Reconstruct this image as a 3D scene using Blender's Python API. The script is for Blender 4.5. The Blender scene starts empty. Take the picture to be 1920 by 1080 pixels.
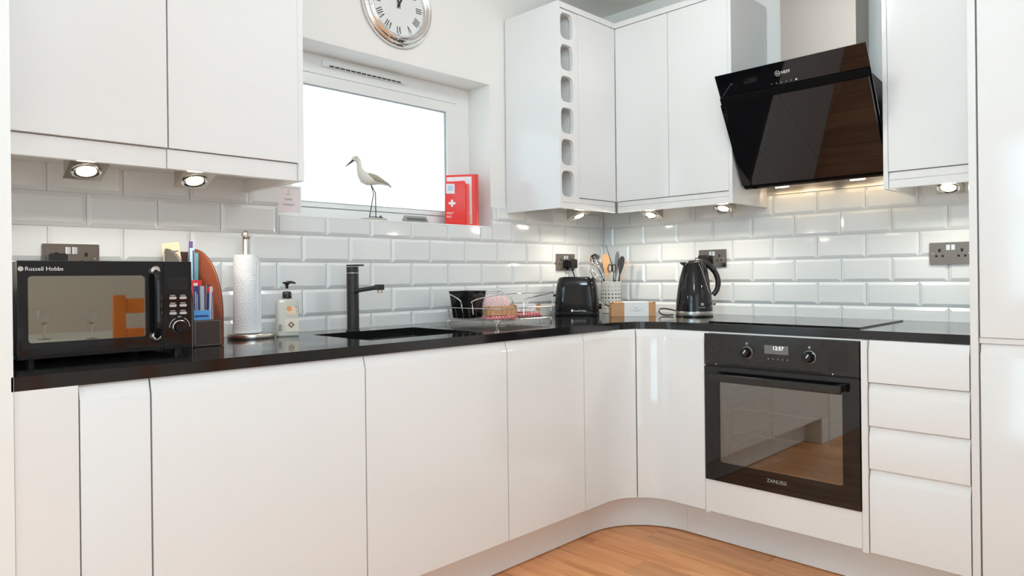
import bpy, bmesh, math, random
from mathutils import Vector, Matrix
from mathutils.geometry import tessellate_polygon
random.seed(7)
PI = math.pi
sc = bpy.context.scene
COL = sc.collection

# ------------------------------------------------------------------ camera
CX, CY, CZ = -3.1278, -2.3969, 1.1003
YAW, PITCH, ROLL, FPX, PX, PY = 0.7801, -0.0003, -0.0113, 1305.1, 966.77, 518.55
F_ = Vector((math.cos(YAW) * math.cos(PITCH), math.sin(YAW) * math.cos(PITCH), math.sin(PITCH)))
R0 = Vector((math.sin(YAW), -math.cos(YAW), 0)); U0 = R0.cross(F_)
R_ = math.cos(ROLL) * R0 + math.sin(ROLL) * U0
U_ = -math.sin(ROLL) * R0 + math.cos(ROLL) * U0
cam = bpy.data.cameras.new('camera'); camo = bpy.data.objects.new('camera', cam); COL.objects.link(camo)
cam.sensor_width = 36; cam.lens = FPX * 36 / 1920
cam.shift_x = (960 - PX) / 1920; cam.shift_y = (PY - 540) / 1920
cam.clip_start = 0.02
M = Matrix.Identity(4)
for i, v in enumerate((R_, U_, -F_)):
    for k in range(3): M[k][i] = v[k]
M.translation = (CX, CY, CZ)
camo.matrix_world = M
sc.camera = camo

# ------------------------------------------------------------------ world, lights, exposure
w = bpy.data.worlds.new('overcast_sky'); sc.world = w; w.use_nodes = True
bg = w.node_tree.nodes['Background']; bg.inputs[0].default_value = (0.80, 0.92, 1.0, 1); bg.inputs[1].default_value = 2.15
sc.view_settings.view_transform = 'Standard'; sc.view_settings.look = 'None'
sc.view_settings.gamma = 1.0; sc.view_settings.use_curve_mapping = False
sc.view_settings.exposure = 0.11
try:
    sc.cycles.max_bounces = 10; sc.cycles.diffuse_bounces = 6; sc.cycles.glossy_bounces = 5
    sc.cycles.transparent_max_bounces = 16; sc.cycles.use_denoising = True
    sc.cycles.sample_clamp_indirect = 6
except Exception: pass

def area(name, loc, direction, sx, sy, power, col=(1, 1, 1), shape='RECTANGLE', spread=None):
    l = bpy.data.lights.new(name, 'AREA'); l.shape = shape; l.size = sx
    if shape == 'RECTANGLE': l.size_y = sy
    l.energy = power; l.color = col
    if spread: l.spread = spread
    o = bpy.data.objects.new(name, l); COL.objects.link(o); o.location = loc
    o.rotation_euler = Vector(direction).to_track_quat('-Z', 'Y').to_euler()
    return o
# area lights in the window openings: side daylight, and added fill at the rear
area('daylight_side_window', (-5.57, -1.87, 1.55), (1, 0, 0), 1.4, 1.4, 22, (0.38, 0.84, 1.05))
area('fill_rear_window', (-3.9, -4.67, 1.30), (0, 1, 0), 2.6, 2.2, 2, (0.80, 0.94, 1.07))
FILLG = (-2.75, -2.30, 2.20)
FILLG2 = (-1.25, -1.20, 2.41); FILLG2_L = (.80, .86, .88, 27)  # small unseen globe, added to brighten the upper right corner
FILLG_L = (.735, .95, 1.10, 21.5)   # glow of the large added globe, unseen fill light

# ------------------------------------------------------------------ helpers
def at(u, v, **k):
    """point where the line of sight through photo pixel u,v meets the plane x=, y= or z="""
    d = F_ + R_ * ((u - PX) / FPX) - U_ * ((v - PY) / FPX)
    (a, val), = k.items(); i = 'xyz'.index(a); C = Vector((CX, CY, CZ))
    return C + d * ((val - C[i]) / d[i])

ROOT = {}
def tag(o, label=None, cat=None, group=None, kind=None):
    if label: o['label'] = label
    if cat: o['category'] = cat
    if group: o['group'] = group
    if kind: o['kind'] = kind
    return o
def thing(name, label, cat, loc=(0, 0, 0), rz=0, group=None):
    o = bpy.data.objects.new(name, None); COL.objects.link(o); o.empty_display_size = 0.05
    o.location = loc; o.rotation_euler = (0, 0, rz)
    ROOT[o.name] = Matrix.Translation(loc) @ Matrix.Rotation(rz, 4, 'Z')
    return tag(o, label, cat, group)

class MB:
    def __init__(s): s.v = []; s.f = []; s.M = Matrix.Identity(4)
    def at(s, M): s.M = M; return s
    def add(s, vs, fs):
        n = len(s.v)
        s.v += [s.M @ Vector(p) for p in vs]; s.f += [tuple(i + n for i in f) for f in fs]; return s
    def box(s, x0, x1, y0, y1, z0, z1):
        x0, x1 = sorted((x0, x1)); y0, y1 = sorted((y0, y1)); z0, z1 = sorted((z0, z1))
        return s.add([(x0, y0, z0), (x1, y0, z0), (x1, y1, z0), (x0, y1, z0), (x0, y0, z1), (x1, y0, z1), (x1, y1, z1), (x0, y1, z1)],
                     [(0, 3, 2, 1), (4, 5, 6, 7), (0, 1, 5, 4), (1, 2, 6, 5), (2, 3, 7, 6), (3, 0, 4, 7)])
    def loft(s, rings, closed_ring=True, cap0=True, cap1=True, loop=False):
        n = len(rings[0]); vs = [p for r in rings for p in r]; fs = []
        m = len(rings)
        for i in range(m if loop else m - 1):
            for j in range(n if closed_ring else n - 1):
                a, b = i * n + j, i * n + (j + 1) % n; i2 = (i + 1) % m
                fs.append((a, b, i2 * n + (j + 1) % n, i2 * n + j))
        if cap0 and not loop: fs.append(tuple(reversed(range(n))))
        if cap1 and not loop: fs.append(tuple((m - 1) * n + j for j in range(n)))
        return s.add(vs, fs)
    def lathe(s, prof, n=32, c=(0, 0, 0), cap0=True, cap1=True, sx=1, sy=1):
        rings = [[(c[0] + r * sx * math.cos(2 * PI * j / n), c[1] + r * sy * math.sin(2 * PI * j / n), c[2] + z) for j in range(n)] for r, z in prof]
        return s.loft(rings, cap0=cap0, cap1=cap1)
    def tube(s, pts, r, n=8, closed=False):
        pts = [Vector(p) for p in pts]; m = len(pts); rings = []
        rad = r if isinstance(r, (list, tuple)) else [r] * m
        t0 = (pts[1] - pts[0]).normalized(); up = Vector((0, 0, 1)) if abs(t0.z) < .9 else Vector((1, 0, 0))
        nrm = (up - t0 * up.dot(t0)).normalized()
        for i in range(m):
            if closed: t = (pts[(i + 1) % m] - pts[i - 1])
            else: t = pts[min(i + 1, m - 1)] - pts[max(i - 1, 0)]
            t = t.normalized() if t.length > 1e-9 else t0
            nrm = nrm - t * nrm.dot(t)
            nrm = nrm.normalized() if nrm.length > 1e-6 else t.orthogonal().normalized()
            b = t.cross(nrm)
            rings.append([pts[i] + (nrm * math.cos(2 * PI * j / n) + b * math.sin(2 * PI * j / n)) * rad[i] for j in range(n)])
        return s.loft(rings, loop=closed)
    def prism(s, poly, a0, a1, ax='z', holes=()):
        """poly in the plane normal to ax; z: (x,y), y: (x,z), x: (y,z)"""
        P = {'z': lambda p, a: (p[0], p[1], a), 'y': lambda p, a: (p[0], a, p[1]), 'x': lambda p, a: (a, p[0], p[1])}[ax]
        loops = [list(poly)] + [list(h) for h in holes]
        allp = [p for l in loops for p in l]
        tris = tessellate_polygon([[Vector((p[0], p[1], 0)) for p in l] for l in loops])
        N = len(allp)
        vs = [P(p, a0) for p in allp] + [P(p, a1) for p in allp]
        fs = []
        for t in tris:
            fs.append(tuple(t)); fs.append(tuple(i + N for i in reversed(t)))
        k = 0
        for l in loops:
            n = len(l)
            for j in range(n):
                a, b = k + j, k + (j + 1) % n
                fs.append((a, b, b + N, a + N))
            k += n
        return s.add(vs, fs)
    def build(s, name, mat, parent=None, bevel=0, seg=2, smooth=35, world=False, flatn=False):
        me = bpy.data.meshes.new(name)
        vs = s.v
        if parent is not None and world:
            inv = ROOT[parent.name].inverted(); vs = [inv @ p for p in vs]
        me.from_pydata([tuple(p) for p in vs], [], s.f)
        bm = bmesh.new(); bm.from_mesh(me)
        bmesh.ops.recalc_face_normals(bm, faces=bm.faces)
        if bevel:
            es = [e for e in bm.edges if len(e.link_faces) == 2 and e.calc_face_angle(0) > math.radians(32)]
            bmesh.ops.bevel(bm, geom=es, offset=bevel, segments=seg, affect='EDGES', clamp_overlap=True, profile=.6)
        bm.to_mesh(me); bm.free()
        if smooth:
            me.shade_smooth()
            try: me.set_sharp_from_angle(angle=math.radians(smooth))
            except Exception: pass
        if mat: me.materials.append(mat)
        o = bpy.data.objects.new(name, me); COL.objects.link(o)
        if smooth and (bevel or flatn):
            wn = o.modifiers.new('weighted_normal', 'WEIGHTED_NORMAL'); wn.keep_sharp = True
        if parent is not None:
            o.parent = parent; ROOT[o.name] = ROOT[parent.name]
        else: ROOT[o.name] = Matrix.Identity(4)
        return o
def rrect(x0, x1, z0, z1, r, n=5):
    pts = []
    for cx, cz, a in ((x1 - r, z1 - r, 0), (x0 + r, z1 - r, 90), (x0 + r, z0 + r, 180), (x1 - r, z0 + r, 270)):
        for k in range(n + 1):
            t = math.radians(a + 90 * k / n); pts.append((cx + r * math.cos(t), cz + r * math.sin(t)))
    return pts
def circ(cx, cz, r, n=20): return [(cx + r * math.cos(2 * PI * k / n), cz + r * math.sin(2 * PI * k / n)) for k in range(n)]
def curve3(pts, n=6):
    """Catmull-Rom through the points"""
    P = [Vector(p) for p in pts]; out = []
    for i in range(len(P) - 1):
        a, b, c, d = P[max(i - 1, 0)], P[i], P[i + 1], P[min(i + 2, len(P) - 1)]
        for k in range(n):
            t = k / n
            out.append(.5 * ((2 * b) + (c - a) * t + (2 * a - 5 * b + 4 * c - d) * t * t + (3 * b - a - 3 * c + d) * t ** 3))
    return out + [P[-1]]
def text(name, s, size, mat, M, parent, ext=.0003, align='LEFT', world=False):
    cu = bpy.data.curves.new(name, 'FONT'); cu.body = s; cu.size = size; cu.extrude = ext; cu.align_x = align; cu.resolution_u = 3
    tmp = bpy.data.objects.new('tmp', cu); COL.objects.link(tmp)
    bpy.context.view_layer.update()
    me = bpy.data.meshes.new_from_object(tmp.evaluated_get(bpy.context.evaluated_depsgraph_get()))
    bpy.data.objects.remove(tmp)
    if world: M = ROOT[parent.name].inverted() @ M
    me.transform(M); me.materials.clear(); me.materials.append(mat)
    o = bpy.data.objects.new(name, me); COL.objects.link(o); o.parent = parent; ROOT[o.name] = ROOT[parent.name]
    return o
def face_y(x, y, z): # text frame on a face looking towards -y
    return Matrix.Translation((x, y, z)) @ Matrix.Rotation(PI / 2, 4, 'X')
def face_x(x, y, z): # on a face looking towards -x, reading along -y
    return Matrix.Translation((x, y, z)) @ Matrix.Rotation(-PI / 2, 4, 'Z') @ Matrix.Rotation(PI / 2, 4, 'X')

# ------------------------------------------------------------------ materials
def mat(name, col, rough=.5, metal=0, spec=.5, coat=0, noise=None, bump=None, trans=0, ior=1.5, emit=None, aniso=0):
    m = bpy.data.materials.new(name); m.use_nodes = True; nt = m.node_tree; b = nt.nodes['Principled BSDF']
    b.inputs['Base Color'].default_value = (*col, 1); b.inputs['Roughness'].default_value = rough
    b.inputs['Metallic'].default_value = metal; b.inputs['Specular IOR Level'].default_value = spec
    b.inputs['Coat Weight'].default_value = coat; b.inputs['Coat Roughness'].default_value = .03
    b.inputs['Transmission Weight'].default_value = trans; b.inputs['IOR'].default_value = ior
    if emit:
        b.inputs['Emission Color'].default_value = (*emit[:3], 1); b.inputs['Emission Strength'].default_value = emit[3]
    tc = nt.nodes.new('ShaderNodeTexCoord')
    if noise:  # (scale, amount, detail)
        n = nt.nodes.new('ShaderNodeTexNoise'); n.inputs['Scale'].default_value = noise[0]; n.inputs['Detail'].default_value = 4
        nt.links.new(tc.outputs['Object'], n.inputs['Vector'])
        mx = nt.nodes.new('ShaderNodeMix'); mx.data_type = 'RGBA'
        c2 = tuple(max(0, min(1, c * (1 + noise[1]))) for c in col); c1 = tuple(c * (1 - noise[1]) for c in col)
        mx.inputs['A'].default_value = (*c1, 1); mx.inputs['B'].default_value = (*c2, 1)
        nt.links.new(n.outputs['Fac'], mx.inputs['Factor']); nt.links.new(mx.outputs['Result'], b.inputs['Base Color'])
    if bump:  # (scale, strength, distance, kind)
        kind = bump[3] if len(bump) > 3 else 'noise'
        n = nt.nodes.new('ShaderNodeTexNoise' if kind == 'noise' else 'ShaderNodeTexVoronoi'); n.inputs['Scale'].default_value = bump[0]
        nt.links.new(tc.outputs['Object'], n.inputs['Vector'])
        bp = nt.nodes.new('ShaderNodeBump'); bp.inputs['Strength'].default_value = bump[1]; bp.inputs['Distance'].default_value = bump[2]
        nt.links.new(n.outputs[0], bp.inputs['Height']); nt.links.new(bp.outputs[0], b.inputs['Normal'])
    return m
def mirror_glass(name, tint, refl, ior=1.6, gc=(.95, .95, .92)):
    m = bpy.data.materials.new(name); m.use_nodes = True; nt = m.node_tree; nt.nodes.remove(nt.nodes['Principled BSDF'])
    out = nt.nodes['Material Output']; tr = nt.nodes.new('ShaderNodeBsdfTransparent'); tr.inputs[0].default_value = (*tint, 1)
    gl = nt.nodes.new('ShaderNodeBsdfGlossy'); gl.inputs['Roughness'].default_value = .02; gl.inputs[0].default_value = (*gc, 1)
    fr = nt.nodes.new('ShaderNodeFresnel'); fr.inputs[0].default_value = ior
    ma = nt.nodes.new('ShaderNodeMath'); ma.operation = 'ADD'; ma.inputs[1].default_value = refl; ma.use_clamp = True
    nt.links.new(fr.outputs[0], ma.inputs[0])
    mx = nt.nodes.new('ShaderNodeMixShader'); nt.links.new(ma.outputs[0], mx.inputs[0])
    nt.links.new(tr.outputs[0], mx.inputs[1]); nt.links.new(gl.outputs[0], mx.inputs[2]); nt.links.new(mx.outputs[0], out.inputs[0])
    return m
def frosted(name):
    m = bpy.data.materials.new(name); m.use_nodes = True; nt = m.node_tree; nt.nodes.remove(nt.nodes['Principled BSDF'])
    out = nt.nodes['Material Output']
    tr = nt.nodes.new('ShaderNodeBsdfTransparent'); tr.inputs[0].default_value = (.93, .96, .96, 1)
    tl = nt.nodes.new('ShaderNodeBsdfTranslucent'); tl.inputs[0].default_value = (.93, .96, .96, 1)
    mx = nt.nodes.new('ShaderNodeMixShader'); mx.inputs[0].default_value = .75
    nt.links.new(tr.outputs[0], mx.inputs[1]); nt.links.new(tl.outputs[0], mx.inputs[2])
    gl = nt.nodes.new('ShaderNodeBsdfGlossy'); gl.inputs['Roughness'].default_value = .1
    mx2 = nt.nodes.new('ShaderNodeMixShader'); mx2.inputs[0].default_value = .05
    nt.links.new(mx.outputs[0], mx2.inputs[1]); nt.links.new(gl.outputs[0], mx2.inputs[2]); nt.links.new(mx2.outputs[0], out.inputs[0])
    return m
GLOSS = mat('white_gloss_lacquer', (.83, .83, .825), .09, spec=.5, noise=(1.5, .006))
CARC = mat('white_melamine', (.82, .82, .81), .35, noise=(4, .01))
PAINT = mat('white_wall_paint', (.86, .855, .83), .75, noise=(3, .012), bump=(220, .05, .002))
CEILM = mat('ceiling_paint', (.86, .83, .78), .85, noise=(2, .012))
TILE = mat('white_glazed_ceramic', (.79, .81, .815), .07, spec=.55, noise=(6, .012), bump=(7, .08, .01))
GROUT = mat('white_grout', (.72, .72, .70), .85, noise=(60, .06))
STONE = mat('black_composite_stone', (.009, .009, .009), .09, spec=.55, noise=(900, .5))
STONE_E = STONE
UPVC = mat('white_upvc', (.84, .85, .84), .25, noise=(5, .006))
CHROME = mat('chrome', (.86, .86, .86), .06, metal=1, noise=(9, .02))
STEEL = mat('brushed_steel', (.62, .59, .55), .28, metal=1, noise=(80, .05))
DUCTM = mat('duct_steel', (.42, .385, .355), .5, metal=1, noise=(2, .03))
DSTEEL = mat('dark_steel', (.16, .155, .15), .32, metal=1, noise=(40, .08))
PALEW = mat('pale_wood', (.66, .46, .30), .6, noise=(30, .1))
NICKEL = mat('black_nickel_plate', (.25, .21, .18), .18, metal=1, noise=(6, .05))
BLACK = mat('black_plastic', (.012, .012, .012), .25, noise=(50, .15))
BGLOSS = mat('black_gloss_plastic', (.009, .009, .010), .07, spec=.38, coat=0, noise=(30, .1))
BMATT = mat('black_matt_metal', (.022, .022, .021), .38, spec=.45, noise=(60, .1))
BGLASS = mat('black_glass', (.006, .006, .007), .025, spec=.55, noise=(10, .05))
HOODGL = mat('hood_black_glass', (.004, .004, .005), .02, spec=.6, noise=(10, .05))
GAPSHADE = mat('gap_shade_black', (.003, .003, .003), .7, spec=.1, noise=(30, .1))  # black standing in for shadow and reflection between the hood's panels
OVENBODY = mat('oven_black_enamel', (.016, .015, .013), .12, noise=(40, .1))
OVGLASS = mirror_glass('oven_window_glass', (.50, .50, .47), .15)
MWGLASS = mirror_glass('microwave_mirror_glass', (.10, .09, .07), .24, gc=(1, .92, .76))
RACKM = mat('rack_plating', (.85, .84, .80), .45, noise=(30, .02))
CAVITY = mat('oven_cavity_enamel', (.05, .05, .05), .4, noise=(30, .1))
FROST = frosted('frosted_window_glass')
WHITEP = mat('white_print', (.85, .85, .85), .4, noise=(20, .01))
GREYP = mat('grey_print', (.35, .35, .35), .5, noise=(20, .02))
PINKP = mat('pale_grey_button', (.62, .56, .54), .3, noise=(20, .02))
BLACKP = mat('black_print', (.02, .02, .02), .5, noise=(20, .02))
DISP = mat('oven_display', (.16, .16, .15), .15, noise=(20, .03))
DIGIT = mat('oven_digit', (.9, .9, .9), .5, noise=(20, .01), emit=(1, 1, 1, .9))
RED = mat('red_vinyl', (.82, .035, .03), .35, noise=(25, .05), bump=(40, .15, .003))
REDD = mat('red_card', (.85, .06, .05), .3, noise=(12, .03))
PAPER = mat('white_paper', (.84, .84, .85), .7, noise=(20, .01))
TOWELP = mat('kitchen_paper', (.80, .84, .88), .9, noise=(60, .03), bump=(190, .4, .003, 'vor'))
CARD = mat('brown_kraft_card', (.56, .30, .14), .65, noise=(40, .08))
LEATH = mat('dark_brown_leather', (.050, .030, .026), .45, noise=(30, .15), bump=(300, .3, .001))
RUST = mat('rust_suede', (.36, .085, .035), .7, noise=(30, .1))
GREYB = mat('grey_brown_leather', (.20, .18, .17), .6, noise=(30, .06))
STITCH = mat('cream_thread', (.7, .62, .55), .7, noise=(100, .05))
BIRDW = mat('painted_white_wood', (.78, .76, .70), .55, noise=(14, .06))
BIRDG = mat('painted_taupe_wood', (.44, .40, .31), .6, noise=(22, .18))
DRIFT = mat('driftwood', (.42, .39, .34), .8, noise=(30, .2))
DARKW = mat('dark_wire', (.03, .03, .03), .4, noise=(40, .1))
WOODL = mat('beech_wood', (.62, .34, .16), .5, noise=(30, .12))
ORANGEW = mat('orange_stained_wood', (.80, .24, .04), .35, noise=(12, .15))
CREAM = mat('cream_enamel', (.66, .68, .66), .35, noise=(12, .01))
DARKHOLE = mat('dark_inside', (.01, .01, .01), .8, noise=(20, .05))
CLOTH = mat('white_tablecloth', (.8, .79, .76), .8, noise=(30, .02))
GLASSM = mat('clear_glass', (1, 1, 1), .02, trans=1, ior=1.45, noise=None)
SOAPL = mat('cloudy_soap_bottle', (.66, .68, .62), .15, noise=(8, .03), trans=.25)
LABELC = mat('cream_label', (.78, .72, .62), .5, noise=(14, .03))
ORANGEP = mat('orange_print', (.80, .35, .12), .5, noise=(30, .1))
PEACHP = mat('peach_print', (.80, .62, .48), .5, noise=(30, .08))
BROWNP = mat('brown_print', (.20, .10, .06), .5, noise=(30, .1))
LAMP = mat('lamp_lens', (1, .95, .85), .4, noise=(10, .01), emit=(1.0, .88, .70, 3.0))
LAMPBODY = mat('satin_nickel', (.60, .55, .47), .32, metal=1, noise=(20, .04))
def colour(name, c, r=.45): return mat(name, c, r, noise=(30, .06))
def wood_floor():
    m = bpy.data.materials.new('oak_floor_board'); m.use_nodes = True; nt = m.node_tree; b = nt.nodes['Principled BSDF']
    tc = nt.nodes.new('ShaderNodeTexCoord'); oi = nt.nodes.new('ShaderNodeObjectInfo')
    cb = nt.nodes.new('ShaderNodeVectorMath'); cb.operation = 'MULTIPLY_ADD'
    sc_ = nt.nodes.new('ShaderNodeVectorMath'); sc_.operation = 'SCALE'; sc_.inputs[0].default_value = (13, 27, 5)
    nt.links.new(oi.outputs['Random'], sc_.inputs['Scale'])
    cb.inputs[1].default_value = (9, 1.0, 1)
    nt.links.new(tc.outputs['Object'], cb.inputs[0]); nt.links.new(sc_.outputs[0], cb.inputs[2])
    n = nt.nodes.new('ShaderNodeTexNoise'); n.inputs['Scale'].default_value = 2.4; n.inputs['Detail'].default_value = 8; n.inputs['Distortion'].default_value = .6
    nt.links.new(cb.outputs[0], n.inputs['Vector'])
    cr = nt.nodes.new('ShaderNodeValToRGB'); e = cr.color_ramp.elements
    e[0].position = .22; e[0].color = (.56, .215, .082, 1); e[1].position = .75; e[1].color = (.88, .49, .225, 1)
    k = cr.color_ramp.elements.new(.5); k.color = (.82, .37, .155, 1)
    nt.links.new(n.outputs['Fac'], cr.inputs[0])
    n2 = nt.nodes.new('ShaderNodeTexNoise'); n2.inputs['Scale'].default_value = 5; nt.links.new(tc.outputs['Object'], n2.inputs['Vector'])
    hs = nt.nodes.new('ShaderNodeHueSaturation'); mr = nt.nodes.new('ShaderNodeMapRange')
    mr.inputs['To Min'].default_value = .84; mr.inputs['To Max'].default_value = 1.12
    nt.links.new(oi.outputs['Random'], mr.inputs['Value']); nt.links.new(mr.outputs[0], hs.inputs['Value'])
    nt.links.new(cr.outputs[0], hs.inputs['Color']); nt.links.new(hs.outputs[0], b.inputs['Base Color'])
    b.inputs['Roughness'].default_value = .38
    bp = nt.nodes.new('ShaderNodeBump'); bp.inputs['Strength'].default_value = .15; bp.inputs['Distance'].default_value = .002
    nt.links.new(n.outputs['Fac'], bp.inputs['Height']); nt.links.new(bp.outputs[0], b.inputs['Normal'])
    return m
FLOORM = wood_floor()

# ------------------------------------------------------------------ key dimensions
ZT, TH = .9017, .0296          # worktop top, thickness
YA, XB = -.638, -.634          # door faces of the two base runs
WYA, WXB = -.636, -.600        # worktop front edges
ZDB, ZDT = .163, .870          # doors' bottom and top
ZK0, RP, TP, A0, B0 = .9593, .1015, .2015, -2.5434, -.0727
ZC = 2.545
NIBX = -2.836
WX0, WX1, WZ0, WZ1 = -1.93, -.862, 1.337, 2.01

# ------------------------------------------------------------------ room shell
def struct(name, mb, m, **k): return tag(mb.build(name, m, smooth=0, **k), kind='structure')
wall_back = struct('wall_back', MB().prism([(-5.8, 0), (.3, 0), (.3, ZC + .2), (-5.8, ZC + .2)], .006, .32, 'y',
                   holes=[[(WX0, WZ0), (WX1, WZ0), (WX1, WZ1), (WX0, WZ1)]]), PAINT)
wall_right = struct('wall_right', MB().box(.006, .25, -5.0, .006, 0, ZC + .2), PAINT)
wall_left = struct('wall_left', MB().box(-5.75, NIBX, -.64, .006, 0, ZC), PAINT)
struct('wall_far', MB().prism([(-5.0, 0), (0, 0), (0, ZC + .2), (-5.0, ZC + .2)], -5.85, -5.6, 'x',
       holes=[[(-2.6, .82), (-1.13, .82), (-1.13, 2.28), (-2.6, 2.28)]]), PAINT)
struct('wall_rear', MB().prism([(-5.85, 0), (.25, 0), (.25, ZC + .2), (-5.85, ZC + .2)], -4.95, -4.7, 'y',
       holes=[[(-5.25, .15), (-2.55, .15), (-2.55, 2.42), (-5.25, 2.42)]]), PAINT)
struct('ceiling', MB().box(-5.85, .3, -5.0, .32, ZC, ZC + .12), CEILM)
floor = struct('floor', MB().box(-5.85, .3, -5.0, .32, -.12, -.022), DARKHOLE)
# floor boards, run along y
def plank(x0, x1, y0, y1):
    cx, cy = (x0 + x1) / 2, (y0 + y1) / 2; a, b = (x1 - x0) / 2 - .0006, (y1 - y0) / 2 - .0006; c = .0022
    vs = [(-a, -b, -.02), (a, -b, -.02), (a, b, -.02), (-a, b, -.02), (-a, -b, -c), (a, -b, -c), (a, b, -c), (-a, b, -c),
          (-a + c, -b + c, 0), (a - c, -b + c, 0), (a - c, b - c, 0), (-a + c, b - c, 0)]
    fs = [(0, 1, 5, 4), (1, 2, 6, 5), (2, 3, 7, 6), (3, 0, 4, 7), (4, 5, 9, 8), (5, 6, 10, 9), (6, 7, 11, 10), (7, 4, 8, 11), (8, 9, 10, 11)]
    mb = MB(); mb.add(vs, fs); o = mb.build('floor_board', FLOORM, floor, smooth=0); o.location = (cx, cy, 0)
joints = {0: -1.203, 1: -.72, 2: -.592, 3: -.857, 4: -1.35, 5: -.75, 6: -1.1}
for k in range(0, 35):
    x1 = -.42 - .15 * k; x0 = x1 - .15
    y = joints.get(k, -random.uniform(.5, 1.7)); L = 1.22
    ys = [y]
    while ys[-1] > -4.7: ys.append(ys[-1] - L - (.13 * ((k * 7) % 3)))
    ys = [-.45] + [q for q in ys if q < -.5]; ys[-1] = -4.7
    for a, b in zip(ys[:-1], ys[1:]):
        if a - b > .02: plank(x0, x1, b, a)

# tiles: bevelled metro tiles, one object each, children of the wall
def tile(wall, ax, a, b, z0, z1, cut):
    """a..b along the wall, cut = (left, right, bottom, top) True where the tile is cut (no bevel)"""
    w, h = b - a, z1 - z0; g = .0009; iv = .0125
    l, r, bo, to = [0.0015 if c else iv for c in cut]
    l = min(l, w * .3); r = min(r, w * .3); bo = min(bo, h * .3); to = min(to, h * .3)
    P = []
    for (i0, d) in ((0, .006), (0, .0015), (1, -.0045)):
        x0, x1 = g + i0 * l, w - g - i0 * r; q0, q1 = g + i0 * bo, h - g - i0 * to
        P += [(x0, d, q0), (x1, d, q0), (x1, d, q1), (x0, d, q1)]
    fs = []
    for k in (0, 4): fs += [(k + i, k + (i + 1) % 4, k + 4 + (i + 1) % 4, k + 4 + i) for i in range(4)]
    fs.append((8, 9, 10, 11))
    mb = MB(); mb.add(P if ax == 'A' else [(p[1], -p[0], p[2]) for p in P], fs)
    o = mb.build('tile', TILE, wall, smooth=0)
    o.location = (a, 0, z0) if ax == 'A' else (0, -a, z0)
def run(wall, ax, row, u0, u1, z0=None, z1=None, off=None):
    zz0, zz1 = ZK0 + row * RP, ZK0 + (row + 1) * RP
    cb = ct = False
    if z0 is not None and z0 > zz0: zz0 = z0; cb = True
    if z1 is not None and z1 < zz1: zz1 = z1; ct = True
    k = math.floor((u0 - off) / TP)
    while off + k * TP < u1 - .002:
        a, b = off + k * TP, off + (k + 1) * TP; cl = cr = False
        if a < u0: a = u0; cl = True
        if b > u1: b = u1; cr = True
        if b - a > .004: tile(wall, ax, a, b, zz0, zz1, (cl, cr, cb, ct))
        k += 1
for row in range(-1, 5):
    oa = A0 - (TP / 2 if row % 2 == 0 else 0)
    ob = -B0 - (TP / 2 if row % 2 == 0 else 0)
    lo = ZT + .001 if row == -1 else None
    if row <= 2: run(wall_back, 'A', row, NIBX, -.003, lo, None, oa)
    elif row == 3:
        run(wall_back, 'A', row, NIBX, WX0, None, None, oa); run(wall_back, 'A', row, WX0, WX1, None, WZ0 - .004, oa)
        run(wall_back, 'A', row, WX1, -.003, None, None, oa)
    else:
        run(wall_back, 'A', row, NIBX, WX0, None, 1.458, oa); run(wall_back, 'A', row, WX1, -.003, None, 1.433, oa)
    run(wall_right, 'B', row, .003, 1.884, lo, 1.461 if row == 4 else None, ob)
wall_back['label'] = 'white wall with window and metro tiles'

# kitchen window
win = tag(thing('window_1', None, None, (0, 0, 0)), kind='structure')
fy = .155
MB().prism([(WX0, WZ0), (WX1, WZ0), (WX1, WZ1), (WX0, WZ1)], fy, fy + .07, 'y', holes=[[(WX0 + .07, WZ0 + .05), (WX1 - .075, WZ0 + .05), (WX1 - .075, WZ1 - .078), (WX0 + .07, WZ1 - .078)]]).build('window_frame', UPVC, win, bevel=.003)
MB().prism([(WX0 + .072, WZ0 + .052), (WX1 - .077, WZ0 + .052), (WX1 - .077, WZ1 - .081), (WX0 + .072, WZ1 - .081)], fy - .008, fy + .05, 'y',
           holes=[[(WX0 + .13, 1.408), (-1.008, 1.408), (-1.008, 1.883), (WX0 + .13, 1.883)]]).build('window_sash', UPVC, win, bevel=.004)
MB().prism([(WX0 + .13, 1.408), (-1.008, 1.408), (-1.008, 1.883), (WX0 + .13, 1.883)], fy + .0005, fy + .0075, 'y',
           holes=[[(WX0 + .134, 1.412), (-1.012, 1.412), (-1.012, 1.879), (WX0 + .134, 1.879)]]).build('glazing_gasket', GREYP, win)
MB().box(WX0 + .13, -1.008, fy + .012, fy + .016, 1.408, 1.883).build('glass_pane', FROST, win, smooth=0)
MB().box(WX0, WX1, .004, fy, WZ0 - .003, WZ0 + .001).build('window_sill', GLOSS, win, smooth=0)
ven = MB().box(-1.66, -1.25, fy - .014, fy + .001, 1.965, 1.992).build('trickle_vent', UPVC, win, bevel=.003)
mb = MB()
for k in range(14): mb.box(-1.632 + k * .0257, -1.632 + k * .0257 + .021, fy - .0155, fy - .013, 1.9665, 1.972)
mb.build('vent_slot', BLACKP, ven)
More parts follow.
